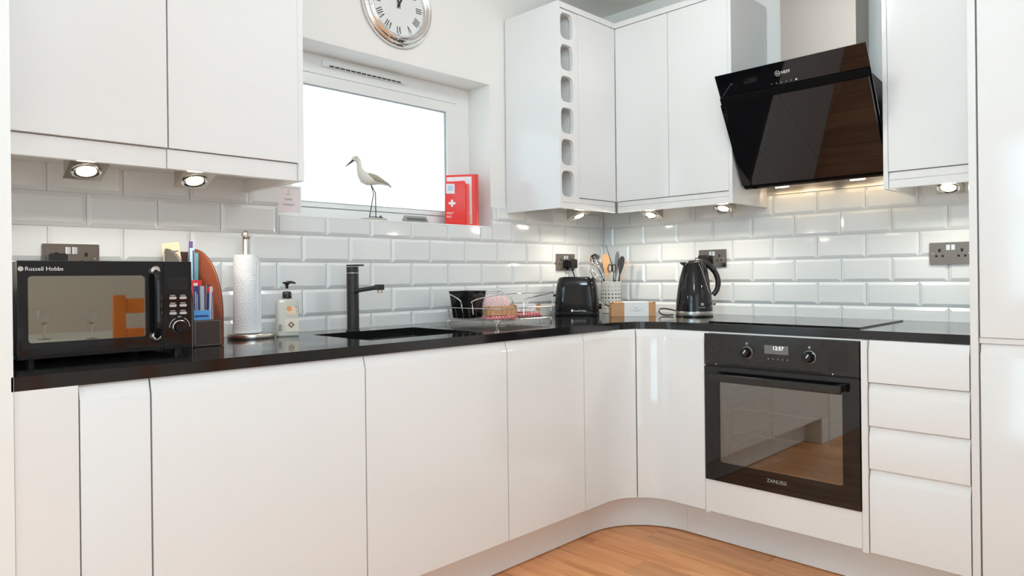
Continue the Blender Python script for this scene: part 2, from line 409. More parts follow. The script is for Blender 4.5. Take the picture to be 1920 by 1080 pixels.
# dining room windows: the side one seen reflected, the rear one added as fill
w2 = tag(thing('window_2', None, None), kind='structure')
mb = MB().prism([(-2.6, .82), (-1.13, .82), (-1.13, 2.28), (-2.6, 2.28)], -5.66, -5.6, 'x', holes=[[(-2.55, .87), (-1.18, .87), (-1.18, 2.23), (-2.55, 2.23)]])
mb.build('window_frame', UPVC, w2); MB().box(-5.56, -5.53, -2.57, -1.16, 1.62, 1.68).build('glazing_bar', UPVC, w2)
w3 = tag(thing('fill_window_3', None, None), kind='structure')
MB().prism([(-5.25, .15), (-2.55, .15), (-2.55, 2.42), (-5.25, 2.42)], -4.76, -4.70, 'y', holes=[[(-5.2, .2), (-2.6, .2), (-2.6, 2.37), (-5.2, 2.37)]]).build('window_frame', UPVC, w3)
for x in (-4.35, -3.45): MB().box(x - .03, x + .03, -4.66, -4.63, .2, 2.37).build('glazing_bar', UPVC, w3)
struct('baseboard_rear', MB().box(-2.54, 0, -4.7, -4.685, 0, .12), GLOSS)

# ------------------------------------------------------------------ base cabinets
def sweep(path, prof):
    """path: front line (x,y); prof: closed list of (depth, z) going inwards = left of travel"""
    rings = []
    P = [Vector(p) for p in path]
    for i, p in enumerate(P):
        t = (P[min(i + 1, len(P) - 1)] - P[max(i - 1, 0)]).normalized(); n = Vector((-t.y, t.x))
        rings.append([(p.x + n.x * d, p.y + n.y * d, z) for d, z in prof])
    return MB().loft(rings)
def jprof(z0, z1, t=.020, h=.036):
    return [(0, z0 + .001), (0, z1 - h), (.0012, z1 - h + .003), (.0105, z1 - .003), (.012, z1), (t, z1), (t, z0), (.001, z0)]
def flat(z0, z1, t=.020): return [(0, z0 + .001), (0, z1 - .001), (.001, z1), (t, z1), (t, z0), (.001, z0)]
DC = (-.815, -.828); DR = .19 - .0
def arc(c, r, a0, a1, n): return [(c[0] + r * math.cos(math.radians(a0 + (a1 - a0) * k / n)), c[1] + r * math.sin(math.radians(a0 + (a1 - a0) * k / n))) for k in range(n + 1)]
DC = (XB - .19, YA - .19)

g = .0021
def base_unit(name, label, x0, x1, z1=ZDT, zc=ZT - TH - .001):
    t = thing(name, label, 'cabinet', ((x0 + x1) / 2, -.3, 0), group='base cabinets under the worktop')
    MB().box(x0 + .001, x1 - .001, YA + .024, -.004, .155, zc).build('carcass', CARC, t, world=True)
    sweep([(x0 + g, YA), (x1 - g, YA)], jprof(ZDB, z1)).build('door', GLOSS, t, world=True)
    return t
t = thing('filler_panel', 'tall flat white end panel at far left under the worktop', 'panel', (-2.776, YA, 0))
MB().box(NIBX + .001, -2.7185, YA + .001, -.004, .0, ZT - TH - .0005).build('panel', GLOSS, t, world=True, bevel=.001)
base_unit('base_cabinet', 'narrow white base cabinet beneath the microwave, beside the flat end panel', -2.718, -2.571)
base_unit('base_cabinet', 'wide white base cabinet beneath the kitchen roll and soap bottle', -2.571, -1.984)
base_unit('base_cabinet', 'wide white base cabinet beneath the sink', -1.984, -1.398, zc=.69)
base_unit('base_cabinet', 'white base cabinet beneath the dish rack, left of the curved corner doors', -1.398, -.969)
t = thing('corner_cabinet', 'white corner base cabinet with two concave curved doors', 'cabinet', (-.8, -.3, 0))
MB().prism([(-.968, -.004), (-.004, -.004), (-.004, -.979), (XB + .024, -.979)] + [(x, y) for x, y in reversed(arc(DC, .19 + .024, 90, 0, 10))] + [(-.968, YA + .024)], .155, ZT - TH - .001).build('carcass', CARC, t, world=True)
A1 = arc(DC, .19, 90, 46.2, 12); A2 = arc(DC, .19, 44.6, 0, 12)
sweep([(-.9675, YA)] + A1, jprof(ZDB, ZDT, h=.03)).build('door', GLOSS, t, world=True)
sweep(A2 + [(XB, -.9785)], jprof(ZDB, ZDT, h=.03)).build('door', GLOSS, t, world=True)
# oven housing
OY0, OY1 = -.981, -1.568
t = thing('oven_housing', 'white housing unit around the built-in oven', 'cabinet', (-.3, -1.27, 0))
MB().box(XB + .001, -.004, -1.0, OY0 + .001, .155, ZT - TH - .001).box(XB + .03, -.004, OY1, OY1 + .012, .155, ZT - TH - .001).box(XB + .1, -.004, OY1, OY0, .155, .27).build('carcass', CARC, t, world=True)
MB().box(XB, XB + .02, OY1 + .001, OY0 - .001, ZDB, .289).build('lower_panel', GLOSS, t, world=True, bevel=.001)
MB().box(XB + .006, XB + .03, OY1 + .001, OY0 - .001, .8675, ZT - TH - .0005).build('top_rail', CARC, t, world=True)
MB().box(XB - .004, -.1, -1.589, OY1 - .001, .155, ZT - TH - .0005).build('side_panel', GLOSS, t, world=True, bevel=.001)
# drawers
DY0, DY1 = -1.591, -1.884
t = thing('drawer_cabinet', 'narrow white cabinet of four drawers right of the oven', 'cabinet', (-.3, -1.74, 0))
MB().box(XB + .024, -.004, DY1, DY0, .155, ZT - TH - .001).build('carcass', CARC, t, world=True)
for z0, z1 in ((.731, .871), (.585, .728), (.441, .582), (.159, .438)):
    sweep([(XB, DY0 - .001), (XB, DY1 + .002)], jprof(z0, z1, h=.036)).build('drawer', GLOSS, t, world=True)
# tall unit
t = thing('tall_cabinet', 'tall white cabinet at the right edge with glossy doors', 'cabinet', (-.3, -2.2, 0))
MB().box(XB - .003, -.004, -1.907, -1.886, .0, 2.40).build('side_panel', GLOSS, t, world=True, bevel=.001)
MB().box(XB + .024, -.004, -2.52, -1.908, .10, 2.40).build('carcass', CARC, t, world=True)
sweep([(XB, -1.9115), (XB, -2.51)], flat(.899, 2.38)).build('upper_door', GLOSS, t, world=True)
sweep([(XB, -1.9115), (XB, -2.51)], jprof(.159, .880)).build('lower_door', GLOSS, t, world=True)
MB().box(XB + .004, XB + .03, -2.51, -1.9085, .8815, .8975).build('rail', GLOSS, t, world=True)
# plinths
PC = (-.51 - .29, -.532 - .29)
def plinth(path, label):
    o = sweep(path, flat(.004, .154, .016)).build('plinth', GLOSS, None); return tag(o, label, 'plinth')
plinth([(-2.717, -.532), (PC[0] - .001, -.532)], 'straight white plinth along the floor under the left-hand base cabinets')
plinth(arc(PC, .29, 90, 0, 20), 'curved white plinth under the corner cabinet')
plinth([(-.51, PC[1] - .001), (-.51, -1.885)], 'straight white plinth along the floor under the oven and drawers')

# ------------------------------------------------------------------ worktop with sink cut-out and drainer grooves
out = [(NIBX + .001, 0.0), (NIBX + .001, WYA)]
WC = (WXB - .19, WYA - .19)
out += [(x, y) for x, y in arc(WC, .19, 90, 0, 16)] + [(WXB, -1.8845), (0, -1.8845), (0, 0)]
out = [(x, y if y < 0 else -.001) for x, y in out]; out = [(min(x, -.001), y) for x, y in out]
SX0, SX1, SY0, SY1 = -1.885, -1.440, -.515, -.150
hole = rrect(SX0, SX1, SY0, SY1, .012, 3)
grooves = [rrect(-1.40, -.93, y - .0045, y + .0045, .0044, 3) for y in (-.20, -.25, -.30, -.35, -.40, -.45)]
top = thing('worktop', 'black polished stone worktop running round the corner', 'worktop', (-1.5, -.3, ZT))
def top_layers():
    mb = MB()
    for z0, z1, hs in ((ZT - TH, ZT - .004, [hole]), (ZT - .004, ZT, [hole] + grooves)):
        mb.prism(out, z0, z1, 'z', holes=hs)
    return mb
o = top_layers().build('slab', STONE, top, world=True, smooth=0)
MB().box(NIBX - .004, NIBX + .0005, WYA - .004, WYA + .03, ZT - TH, ZT + .001).build('end_trim', CREAM, top, world=True)
# the seal where the worktop meets the tiles
tag(MB().box(NIBX + .002, -.006, -.007, -.0015, ZT - .0005, ZT + .003).box(-.007, -.0015, -1.883, -.006, ZT - .0005, ZT + .003).build('trim_1', CREAM), kind='structure')

# sink
t = thing('sink', 'black undermounted sink basin', 'sink', ((SX0 + SX1) / 2, (SY0 + SY1) / 2, .72))
z1, z0, q = ZT - TH, ZT - .20, .012
def ring(e, z): return [(x, y, z) for x, y in rrect(SX0 - e, SX1 + e, SY0 - e, SY1 + e, .02, 4)]
MB().loft([ring(.02, z1 - .0005), ring(.004, z1 - .0005), ring(0, z1 - .01), ring(-.006, z0 + .02), ring(-.02, z0), ring(-.02, z0 - .004), ring(.006, z0), ring(.02, z1 - .012)], cap0=False, cap1=False, loop=True).build('basin', BMATT, t, world=True)
MB().prism(rrect(SX0 + .019, SX1 - .019, SY0 + .019, SY1 - .019, .01), z0 - .004, z0, 'z').build('basin_floor', BMATT, t, world=True)
MB().lathe([(.045, 0), (.045, .003), (.03, .004), (.0, .002)], 24, (-1.66, -.33, z0)).build('drain', CHROME, t, world=True)

# tap
t = thing('tap', 'matt black mixer tap standing behind the sink', 'tap', (-1.697, -.118, ZT))
MB().lathe([(.026, 0), (.026, .004), (.0225, .006), (.0225, .140)], 32).build('body', BMATT, t)
MB().lathe([(.0212, .140), (.0212, .143)], 32).build('seam', DARKHOLE, t)
MB().lathe([(.0225, .143), (.0225, .217)], 32).build('swivel_body', BMATT, t)
MB().lathe([(.0220, .217), (.0220, .2195)], 32).build('ring', STEEL, t)
MB().lathe([(.0225, .2195), (.0225, .240), (.021, .2415)], 32).build('cap', BMATT, t)
sp = MB(); sp.tube([(0, -.015, .150), (.0, -.06, .155), (.002, -.172, .166)], [.0085, .0078, .0085], 12)
sp.at(Matrix.Translation((0, 0, 0))).build('spout', BMATT, t)
MB().box(-.009, .013, -.188, -.158, .155, .175).build('spout_end', BMATT, t, bevel=.002)
MB().lathe([(.009, .144), (.010, .155)], 18, (.002, -.174, 0)).build('aerator', CHROME, t)
MB().prism([(-.0215, .010), (.0215, .010), (.011, -.062), (-.011, -.062)], .2435, .2495, 'z').build('lever', BMATT, t, bevel=.002)

# ------------------------------------------------------------------ hob
t = thing('hob', 'black glass induction hob set on the worktop above the oven', 'hob', (-.28, -1.24, ZT))
HX0, HX1, HY0, HY1 = -.535, -.035, -1.532, -.945
MB().box(HX0, HX1, HY0, HY1, ZT, ZT + .0055).build('glass_top', BGLASS, t, world=True, bevel=.001)
for cx, cy, r in ((-.40, -1.10, .09), (-.17, -1.10, .075), (-.40, -1.38, .075), (-.17, -1.38, .105)):
    MB().loft([[(cx + q * math.cos(a * PI / 24), cy + q * math.sin(a * PI / 24), ZT + .0057) for a in range(48)] for q in (r, r - .0012)], cap0=False, cap1=False).build('cooking_zone', GREYP, t, world=True)

# ------------------------------------------------------------------ oven
OX = XB - .006
t = thing('oven', 'black built-in oven with glass door', 'oven', (-.3, -1.27, .29))
zo0, zo1, zc = .2905, .8665, .742
ya, yb = OY0 - .003, OY1 + .003
# control panel
MB().box(OX, -.5, yb, ya, zc + .002, zo1).build('control_panel', OVENBODY, t, world=True, bevel=.0015)
MB().box(-.56, -.12, yb + .01, ya - .01, zc, zo1 - .002).build('top_body', CAVITY, t, world=True)
mb = MB()
wy0, wy1, wz0, wz1 = -1.508, -1.048, .366, .700
def rr(a, b, c, d, r): return rrect(a, b, c, d, r)
dr = MB().prism([(yb, zo0), (ya, zo0), (ya, zc - .004), (yb, zc - .004)], OX, OX + .028, 'x', holes=[rrect(wy0, wy1, wz0, wz1, .008)])
door = dr.build('door', BGLASS, t, world=True, bevel=.0008)
MB().box(OX + .0012, OX + .0032, wy0, wy1, wz0, wz1).build('window', OVGLASS, door, world=True, smooth=0)
# vent line between panel and door
MB().box(OX + .004, OX + .02, yb + .002, ya - .002, zc - .004, zc + .002).build('vent_gap', DARKHOLE, t, world=True)
mb = MB()
for a, b in ((-1.055, -1.155), (-1.163, -1.275), (-1.283, -1.44)): mb.box(OX - .0006, OX + .002, b, a, zc + .004, zc + .011)
mb.build('vent_slot', DARKHOLE, t, world=True)
# handle
hb = MB().box(OX - .046, OX - .034, -1.52, -1.025, .686, .716).build('handle', OVENBODY, door, world=True, bevel=.004)
for a_, b_ in ((-1.052, -1.03), (-1.515, -1.493)): MB().box(OX - .036, OX + .001, a_, b_, .690, .714).build('handle_mount', OVENBODY, door, world=True, bevel=.003)
# cavity
mb = MB(); cx0, cx1, cy0, cy1, cz0, cz1 = OX + .03, -.14, wy0 - .01, wy1 + .01, wz0 - .02, wz1 + .02
mb.box(cx1, cx1 + .01, cy0, cy1, cz0, cz1); mb.box(cx0, cx1, cy0 - .01, cy0, cz0, cz1); mb.box(cx0, cx1, cy1, cy1 + .01, cz0, cz1)
mb.box(cx0, cx1, cy0, cy1, cz0 - .01, cz0); mb.box(cx0, cx1, cy0, cy1, cz1, cz1 + .01)
mb.build('cavity', CAVITY, t, world=True)
for z in (.572, .478):
    mb = MB()
    mb.tube([(cx1 - .02, cy0 + .008, z), (cx1 - .02, cy1 - .03, z)], .002, 6)
    for k in range(14):
        y = cy0 + .02 + k * (cy1 - cy0 - .05) / 13; mb.tube([(cx0 + .03, y, z), (cx1 - .02, y, z)], .0009, 5)
    rk = mb.build('oven_rack', BMATT, t, world=True)
    MB().tube([(cx0 + .03, cy0 + .008, z), (cx0 + .03, cy1 - .03, z)], .0032, 6).build('front_bar', RACKM, rk, world=True)
mb = MB()
for x in (cx0 + .02, cx0 + .05): mb.tube([(x, cy1 - .012, cz0 + .03), (x, cy1 - .012, cz1 - .03)], .002, 6)
for k in range(9): z = cz0 + .045 + k * .033; mb.tube([(cx0 + .02, cy1 - .012, z), (cx1 - .03, cy1 - .012, z)], .0015, 5)
mb.build('side_rail', RACKM, t, world=True)
for y in (-1.163, -1.398):
    kn = MB().at(Matrix.Translation((OX, y, .802)) @ Matrix.Rotation(-PI / 2, 4, 'Y')).lathe([(.0215, 0), (.0215, .004), (.018, .006), (.0165, .026), (.014, .029)], 28).build('knob', BGLOSS, t, world=True)
    MB().at(Matrix.Translation((OX - .029, y, .802)) @ Matrix.Rotation(math.radians(35), 4, 'X')).box(-.001, .0005, -.002, .002, -.001, .014).build('pointer', CHROME, kn, world=True)
    MB().at(Matrix.Translation((OX, y, .802)) @ Matrix.Rotation(-PI / 2, 4, 'Y')).lathe([(.0225, 0), (.0225, .0012), (.0205, .0016)], 28).build('knob_ring', STEEL, kn, world=True)
    mb = MB().box(OX - .0004, OX, y - .004, y + .004, .832, .840); mb.build('knob_symbol', GREYP, t, world=True)
MB().box(OX - .0008, OX, -1.322, -1.232, .803, .835).build('display', DISP, t, world=True)
text('display_digits', '12:57', .019, DIGIT, face_x(OX - .001, -1.263, .8185), t, world=True)
mb = MB()
for k in range(5): mb.box(OX - .0004, OX, -1.245 - k * .018 - .004, -1.245 - k * .018, .783, .786)
mb.build('touch_mark', GREYP, t, world=True)
MB().box(OX - .0005, OX, -1.528, -1.465, .757, .850).build('dark_sticker', BGLASS, t, world=True)
text('brand_lettering', 'ZANUSSI', .019, GREYP, face_x(OX - .0006, -1.236, .327), t, world=True)
for y in (-1.035, -1.478): MB().at(Matrix.Translation((OX, y, zc + .006)) @ Matrix.Rotation(-PI / 2, 4, 'Y')).lathe([(.003, 0), (.002, .0016)], 12).build('screw', CHROME, t, world=True)

# ------------------------------------------------------------------ wall cabinets
ZUB, ZPB, ZTT = 1.4613, 1.4062, 2.3095
UDA, UDB = -.3429, -.3413
UND = 1.446
# upper left cabinet pair
ULX0, ULX1, ULY = NIBX + .001, -2.040, -.392
t = thing('wall_cabinet', 'large white double wall cabinet at upper left above the microwave', 'cabinet', (-2.44, -.2, UND))
MB().box(ULX0, ULX1 - .020, ULY + .024, -.001, UND, 2.40).build('carcass', CARC, t, world=True)
xs = (ULX0 + .001, -2.442, ULX1 - .016)
sweep([(xs[0], ULY), (xs[1] - g, ULY)], flat(ZUB, 2.39)).build('door', GLOSS, t, world=True)
sweep([(xs[1] + g, ULY), (xs[2] - g, ULY)], flat(ZUB, 2.39)).build('door', GLOSS, t, world=True)
MB().box(ULX0, -2.4435, ULY + .012, ULY + .03, ZPB, ZUB - .002).build('light_pelmet', GLOSS, t, world=True, bevel=.001)
MB().box(-2.4420, ULX1 - .019, ULY + .008, ULY + .03, ZPB, ZUB - .002).build('light_pelmet', GLOSS, t, world=True, bevel=.001)
MB().box(ULX1 - .018, ULX1, ULY - .002, -.001, ZPB - .001, 2.40).build('end_panel', GLOSS, t, world=True, bevel=.001)

# corner upper run: wine rack + door on the window wall
t = thing('wine_rack_cabinet', 'white wall cabinet with a column of six wine holes right of window', 'cabinet', (-.5, -.2, UND))
UX0 = -.763
MB().box(UX0, UX0 + .014, UDA - .001, -.001, ZPB, 2.339).build('end_panel', GLOSS, t, world=True, bevel=.001)
MB().box(-.632, -.345, UDA + .024, -.001, UND, 2.33).build('carcass', CARC, t, world=True)
# rack front with rounded holes
rx0, rx1 = UX0 + .0145, -.634
hz = []
mbf = MB(); nz = 6; z_lo, z_hi = 1.447, 2.3065; ph = (z_hi - z_lo) / nz
hx0, hx1 = -.7515, -.660
mbf_holes = []
for k in range(nz):
    zc_ = z_lo + (k + .5) * ph
    h = []
    n = 28
    for a in range(n):
        th = 2 * PI * a / n; c_, s_ = math.cos(th), math.sin(th); e = 4.2
        r_ = (abs(c_) ** e + abs(s_) ** e) ** (-1 / e)
        h.append(((hx0 + hx1) / 2 + (hx1 - hx0) / 2 * .94 * r_ * c_ * 1.0, zc_ + .0585 * r_ * s_))
    mbf_holes.append(h)
MB().prism([(rx0 - .0004, z_lo - .012), (rx1, z_lo - .012), (rx1, z_hi), (rx0 - .0004, z_hi)], UDA, UDA + .018, 'y', holes=mbf_holes).build('rack_front', GLOSS, t, world=True)
mb = MB()
mb.box(rx0 - .0004, rx0 + .002, UDA + .018, -.01, z_lo - .012, z_hi).box(rx1 - .022, rx1, UDA + .018, -.01, z_lo - .012, z_hi).box(rx0, rx1, -.012, -.002, z_lo - .012, z_hi)
for k in range(nz + 1): z = z_lo + k * ph; mb.box(rx0, rx1, UDA + .018, -.01, z - .006, z + .006)
mb.build('rack_shelves', CARC, t, world=True)
sweep([(-.624, UDA - .0005), (-.3445, UDA - .0005)], flat(ZUB, ZTT)).build('door', GLOSS, t, world=True)
MB().box(-.633, -.6255, UDA + .001, UDA + .02, z_lo - .012, ZTT - .002).build('stile', GLOSS, t, world=True)
MB().box(rx0, -.345, UDA + .004, UDA + .02, ZPB, ZUB - .027 + .001).build('light_pelmet', GLOSS, t, world=True, bevel=.001)
MB().box(-.633, -.345, UDA + .006, UDA + .02, ZUB - .025, ZUB - .002).build('pelmet_strip', GLOSS, t, world=True, bevel=.001)
MB().box(rx0, -.330, UDA - .001, -.01, ZTT + .003, 2.339).build('cornice', GLOSS, t, world=True, bevel=.001)
# right-wall double cabinet
t = thing('wall_cabinet', 'white double wall cabinet between the wine rack column and the cooker hood', 'cabinet', (-.2, -.65, UND))
BY0, BY1 = -.3455, -.958
MB().box(UDB + .024, -.001, BY1 + .018, BY0, UND, 2.33).build('carcass', CARC, t, world=True)
sweep([(UDB, BY0), (UDB, -.6417)], flat(ZUB, ZTT)).build('door', GLOSS, t, world=True)
sweep([(UDB, -.6445), (UDB, -.9405)], flat(ZUB, ZTT)).build('door', GLOSS, t, world=True)
MB().box(UDB + .004, UDB + .02, -.9405, BY0 - .002, ZPB, ZUB - .026).build('light_pelmet', GLOSS, t, world=True, bevel=.001)
MB().box(UDB + .006, UDB + .02, -.9405, BY0 - .002, ZUB - .024, ZUB - .002).build('pelmet_strip', GLOSS, t, world=True, bevel=.001)
MB().box(UDB - .001, -.001, BY1, -.9415, ZPB, 2.339).build('end_panel', GLOSS, t, world=True, bevel=.001)
MB().box(UDB - .001, -.002, -.9405, -.3335, ZTT + .003, 2.339).build('cornice', GLOSS, t, world=True, bevel=.001)
# right single cabinet
t = thing('wall_cabinet', 'narrow white single wall cabinet right of the cooker hood', 'cabinet', (-.2, -1.7, UND))
MB().box(UDB + .024, -.001, -1.884, -1.574, UND, 2.40).build('carcass', CARC, t, world=True)
sweep([(UDB, -1.5745), (UDB, -1.883)], flat(ZUB + .008, 2.39)).build('door', GLOSS, t, world=True)
MB().box(UDB - .001, -.001, -1.573, -1.557, ZPB, 2.40).build('end_panel', GLOSS, t, world=True, bevel=.001)
MB().box(UDB + .004, UDB + .02, -1.883, -1.5745, ZPB + .002, 1.437).build('light_pelmet', GLOSS, t, world=True, bevel=.001)
MB().box(UDB + .006, UDB + .02, -1.883, -1.5745, 1.439, ZUB + .005).build('pelmet_strip', GLOSS, t, world=True, bevel=.001)

# under-cabinet lights: wedge-shaped housings with a tilted face plate
def puck(x, y, z, rz, label):
    """x,y,z: centre of the plate; local -y looks out into the room"""
    t = thing('under_cabinet_light', label, 'light', (x, y, z), rz, 'under-cabinet spotlights')
    a = math.radians(24); s = .047
    dy, dz = s * math.cos(a), s * math.sin(a)   # front edge up, back edge down
    top_ = UND - z - .001
    MB().prism([(-dy, dz + .003), (dy, -dz + .003), (dy, top_), (-dy, top_)], -s + .003, s - .003, 'x').build('housing', LAMPBODY, t)
    Rm = Matrix.Rotation(-a, 4, 'X')
    MB().at(Rm).box(-s, s, -s, s, 0, .004).build('face_plate', LAMPBODY, t, bevel=.001)
    MB().at(Rm).lathe([(.037, .0), (.037, -.002), (.033, -.0035), (.030, -.0015)], 32, cap0=False, cap1=False).build('bezel', CHROME, t)
    MB().at(Rm).lathe([(.0245, -.0004), (.024, -.003), (.018, -.0042), (.0, -.005)], 28, cap0=False).build('lens', LAMP, t)
    d = Rm @ Vector((0, 0, -1)); d = Matrix.Rotation(rz, 4, 'Z') @ d
    p = Vector((x, y, z)) + d * .007
    area('spot_lamp', p, (d.x, d.y, d.z), .045, .045, 1.5, (.95, .86, .72), 'DISK')
p = at(162, 321, y=-.225); puck(p.x, p.y, p.z, 0, 'lit under-cabinet spotlight nearest the left wall, above the microwave')
p = at(365, 339, y=-.225); puck(p.x, p.y, p.z, 0, 'lit under-cabinet spotlight above the file organiser, below the left wall cabinet')
p = at(1086, 405, y=-.17); puck(p.x, p.y, p.z, 0, 'lit under-cabinet spotlight beneath the wine rack cabinet')
p = at(1220, 403, x=-.20); puck(p.x, p.y, p.z, -PI / 2, 'lit under-cabinet spotlight just right of the inner corner, above the wooden spoon')
p = at(1356, 391, x=-.20); puck(p.x, p.y, p.z, -PI / 2, 'lit under-cabinet spotlight beside the cooker hood, above the kettle')
p = at(1778, 352, x=-.20); puck(p.x, p.y, p.z, -PI / 2, 'lit under-cabinet spotlight beneath the narrow right wall cabinet')

# ------------------------------------------------------------------ cooker hood
t = thing('cooker_hood', 'angled black glass cooker hood with steel chimney', 'cooker hood', (-.2, -1.26, 1.46))
HY_A, HY_B = -.965, -1.552
V1, V2 = Vector((-.500, 1.915)), Vector((-.238, 1.470))  # (x,z) top front, bottom back of the main panel
dv = (V2 - V1).normalized(); nv = Vector((dv.y, -dv.x)); nv = nv if nv.x < 0 else -nv   # outwards
def slab(p0, p1, th, y0, y1, off=0):
    a, b = p0 + nv * off, p1 + nv * off
    return MB().prism([(q.x, q.y) for q in (a, b, b - nv * th, a - nv * th)], y0, y1, 'y')
slab(V1, V2, .006, HY_B, HY_A).build('upper_glass', HOODGL, t, world=True, bevel=.0006)
LB = V1 + dv * .118; LE = V2 - dv * .028
slab(LB, LE, .006, HY_B + .004, HY_A - .004, .024).build('front_glass', HOODGL, t, world=True, bevel=.0006)
slab(LB - dv * .026, LE + dv * .014, .017, HY_B + .006, HY_A - .006, .0178).build('carrier_gap_shade', GAPSHADE, t, world=True)  # carrier behind the front glass, widened into dark bands as painted gap shadow
ins = V1 + dv * .05 - nv * .0065; ine = V2 - nv * .0065 - dv * .012
MB().prism([(ins.x, ins.y), (ine.x, ine.y), (-.21, 1.472), (-.003, 1.4975), (-.003, 1.80), (ins.x + .12, 1.84)], HY_B + .025, HY_A - .03, 'y').build('body', OVENBODY, t, world=True)
MB().box(-.012, -.001, -1.555, -.947, 1.4625, 1.496).build('back_strip', STEEL, t, world=True)
for y in (-1.10, -1.41):
    l = MB().at(Matrix.Translation((-.17, y, 1.474)) @ Matrix.Rotation(math.radians(-7), 4, 'Y')).lathe([(.028, .004), (.028, -.003), (.0, -.004)], 24)
    l.build('hood_lamp', LAMP, t, world=True)
    area('hood_lamp_light', (-.085, y, 1.462), (.95, 0, -.3), .26, .02, .09, (1.0, .74, .44))
MB().box(-.150, -.001, -1.403, -1.092, 1.80, ZC - .001).build('chimney', DUCTM, t, world=True, bevel=.001)
def hood_text(name, s, size, y, dist, mt):
    p = V1 + dv * dist + nv * .0006
    yax = -dv  # up the panel
    Mx = Matrix.Identity(4)
    X = Vector((0, -1, 0)); Y = Vector((yax.x, 0, yax.y)); Z = X.cross(Y)
    for i, c in enumerate((X, Y, Z)):
        for k in range(3): Mx[k][i] = c[k]
    Mx.translation = (p.x, y, p.y)
    return text(name, s, size, mt, Mx, t, world=True)
hood_text('brand_lettering', 'NEFF', .016, -1.236, .047, WHITEP)
def hood_M(y, dist):
    p = V1 + dv * dist + nv * .0006; Mx = Matrix.Identity(4)
    X = Vector((0, -1, 0)); Y = Vector((-dv.x, 0, -dv.y)); Z = X.cross(Y)
    for i, c in enumerate((X, Y, Z)):
        for k in range(3): Mx[k][i] = c[k]
    Mx.translation = (p.x, y, p.y); return Mx
MB().at(hood_M(-1.222, .042)).loft([[(r * math.cos(a * PI / 16), r * math.sin(a * PI / 16), 0) for a in range(32)] for r in (.0105, .009)], cap0=False, cap1=False).build('brand_ring', WHITEP, t, world=True)
hood_text('brand_initial', 'N', .013, -1.2175, .0465, WHITEP)
for k, m_ in enumerate((GREYP,) * 5 + (WHITEP,)):
    MB().at(hood_M(-1.19 - k * .0195, .079)).prism(circ(0, 0, .0022 if k < 5 else .0035, 12), 0, .0003, 'z').build('touch_button', m_, t, world=True)

# ------------------------------------------------------------------ sockets
def socket(label, plane, a, zc_, wdt=.146, hgt=.086, sw=True, holes=((-.038,), (.038,))):
    """plane 'A': face looks -y at x=a ; 'B': face looks -x at y=a. local x to the right, z up"""
    if plane == 'A': t = thing('wall_socket', label, 'socket', (a, -.004, zc_), 0, 'metal wall sockets')
    else: t = thing('wall_socket', label, 'socket', (-.004, a, zc_), -PI / 2, 'metal wall sockets')
    MB().prism(rrect(-wdt / 2, wdt / 2, -hgt / 2, hgt / 2, .003), -.008, .0, 'y').build('plate', NICKEL, t, bevel=.0015)
    if sw:
        for x in (-.0085, .0085): MB().box(x - .0065, x + .0065, -.0115, -.0078, .012, .034).build('rocker_switch', CHROME, t, bevel=.0015)
    for (hx,) in holes:
        mb = MB()
        mb.box(hx - .0042, hx + .0042, -.0086, -.0079, .006, .018)
        mb.box(hx - .0152, hx - .0068, -.0086, -.0079, -.014, -.006).box(hx + .0068, hx + .0152, -.0086, -.0079, -.014, -.006)
        mb.build('socket_inlet', DARKHOLE, t)
    for x in (-wdt / 2 + .012, wdt / 2 - .012):
        MB().at(Matrix.Translation((x, -.008, -.0)) @ Matrix.Rotation(PI / 2, 4, 'X')).lathe([(.0028, 0), (.0022, .0012)], 10).build('screw', CHROME, t)
    return t
socket('double metal socket on the tiles behind the microwave', 'A', -2.587, 1.168)
socket('metal socket near the inner corner above the toaster', 'A', -.340, 1.172, sw=True)
socket('double metal socket on the tiles behind the kettle', 'B', -.676, 1.178)
socket('double metal socket beside the tall cabinet at right', 'B', -1.696, 1.171)
def plug(x, y, z, rz, label, group=None):
    t = thing('plug', label, 'plug', (x, y, z), rz)
    MB().prism(rrect(-.024, .024, -.026, .022, .008), -.030, .0, 'y').build('plug_body', BLACK, t, bevel=.004)
    MB().tube([(0, -.016, -.024), (0, -.016, -.040)], [.006, .004], 10).build('cord_grip', BLACK, t)
    return t
plug(-2.627, -.0135, 1.160, 0, 'black plug pushed into the socket behind the microwave')
plug(-.308, -.0135, 1.165, 0, 'black plug in the corner socket above the toaster')
plug(-.0135, -.640, 1.172, -PI / 2, 'black plug in the socket above the kettle')

# ------------------------------------------------------------------ microwave
mx0, mx1, mz0, mz1, my = -2.788, -2.389, .914, 1.151, -.400
t = thing('microwave', 'black microwave oven with mirrored window on the worktop at left', 'microwave', (-2.59, -.22, ZT))
MB().box(mx0 + .002, mx1 - .002, my + .012, -.06, mz0 + .002, mz1 - .001).build('case', BMATT, t, world=True, bevel=.004)
xd = -2.461
gx0, gx1, gz0, gz1 = -2.766, -2.508, .953, 1.114
door = MB().prism([(mx0, mz0), (xd - .001, mz0), (xd - .001, mz1), (mx0, mz1)], my - .004, my + .0115, 'y', holes=[rrect(gx0, gx1, gz0, gz1, .008)]).build('door', BGLOSS, t, world=True, bevel=.0015)
MB().box(gx0 - .001, gx1 + .001, my + .001, my + .003, gz0 - .001, gz1 + .001).build('window', MWGLASS, door, world=True, smooth=0)
MB().box(gx0 - .002, gx1 + .002, my + .009, my + .0112, gz0 - .002, gz1 + .002).build('window_backing', BLACK, door, world=True)
MB().prism([(xd + .0005, mz0), (mx1, mz0), (mx1, mz1), (xd + .0005, mz1)], my - .003, my + .0115, 'y').build('control_panel', BGLOSS, t, world=True, bevel=.0015)
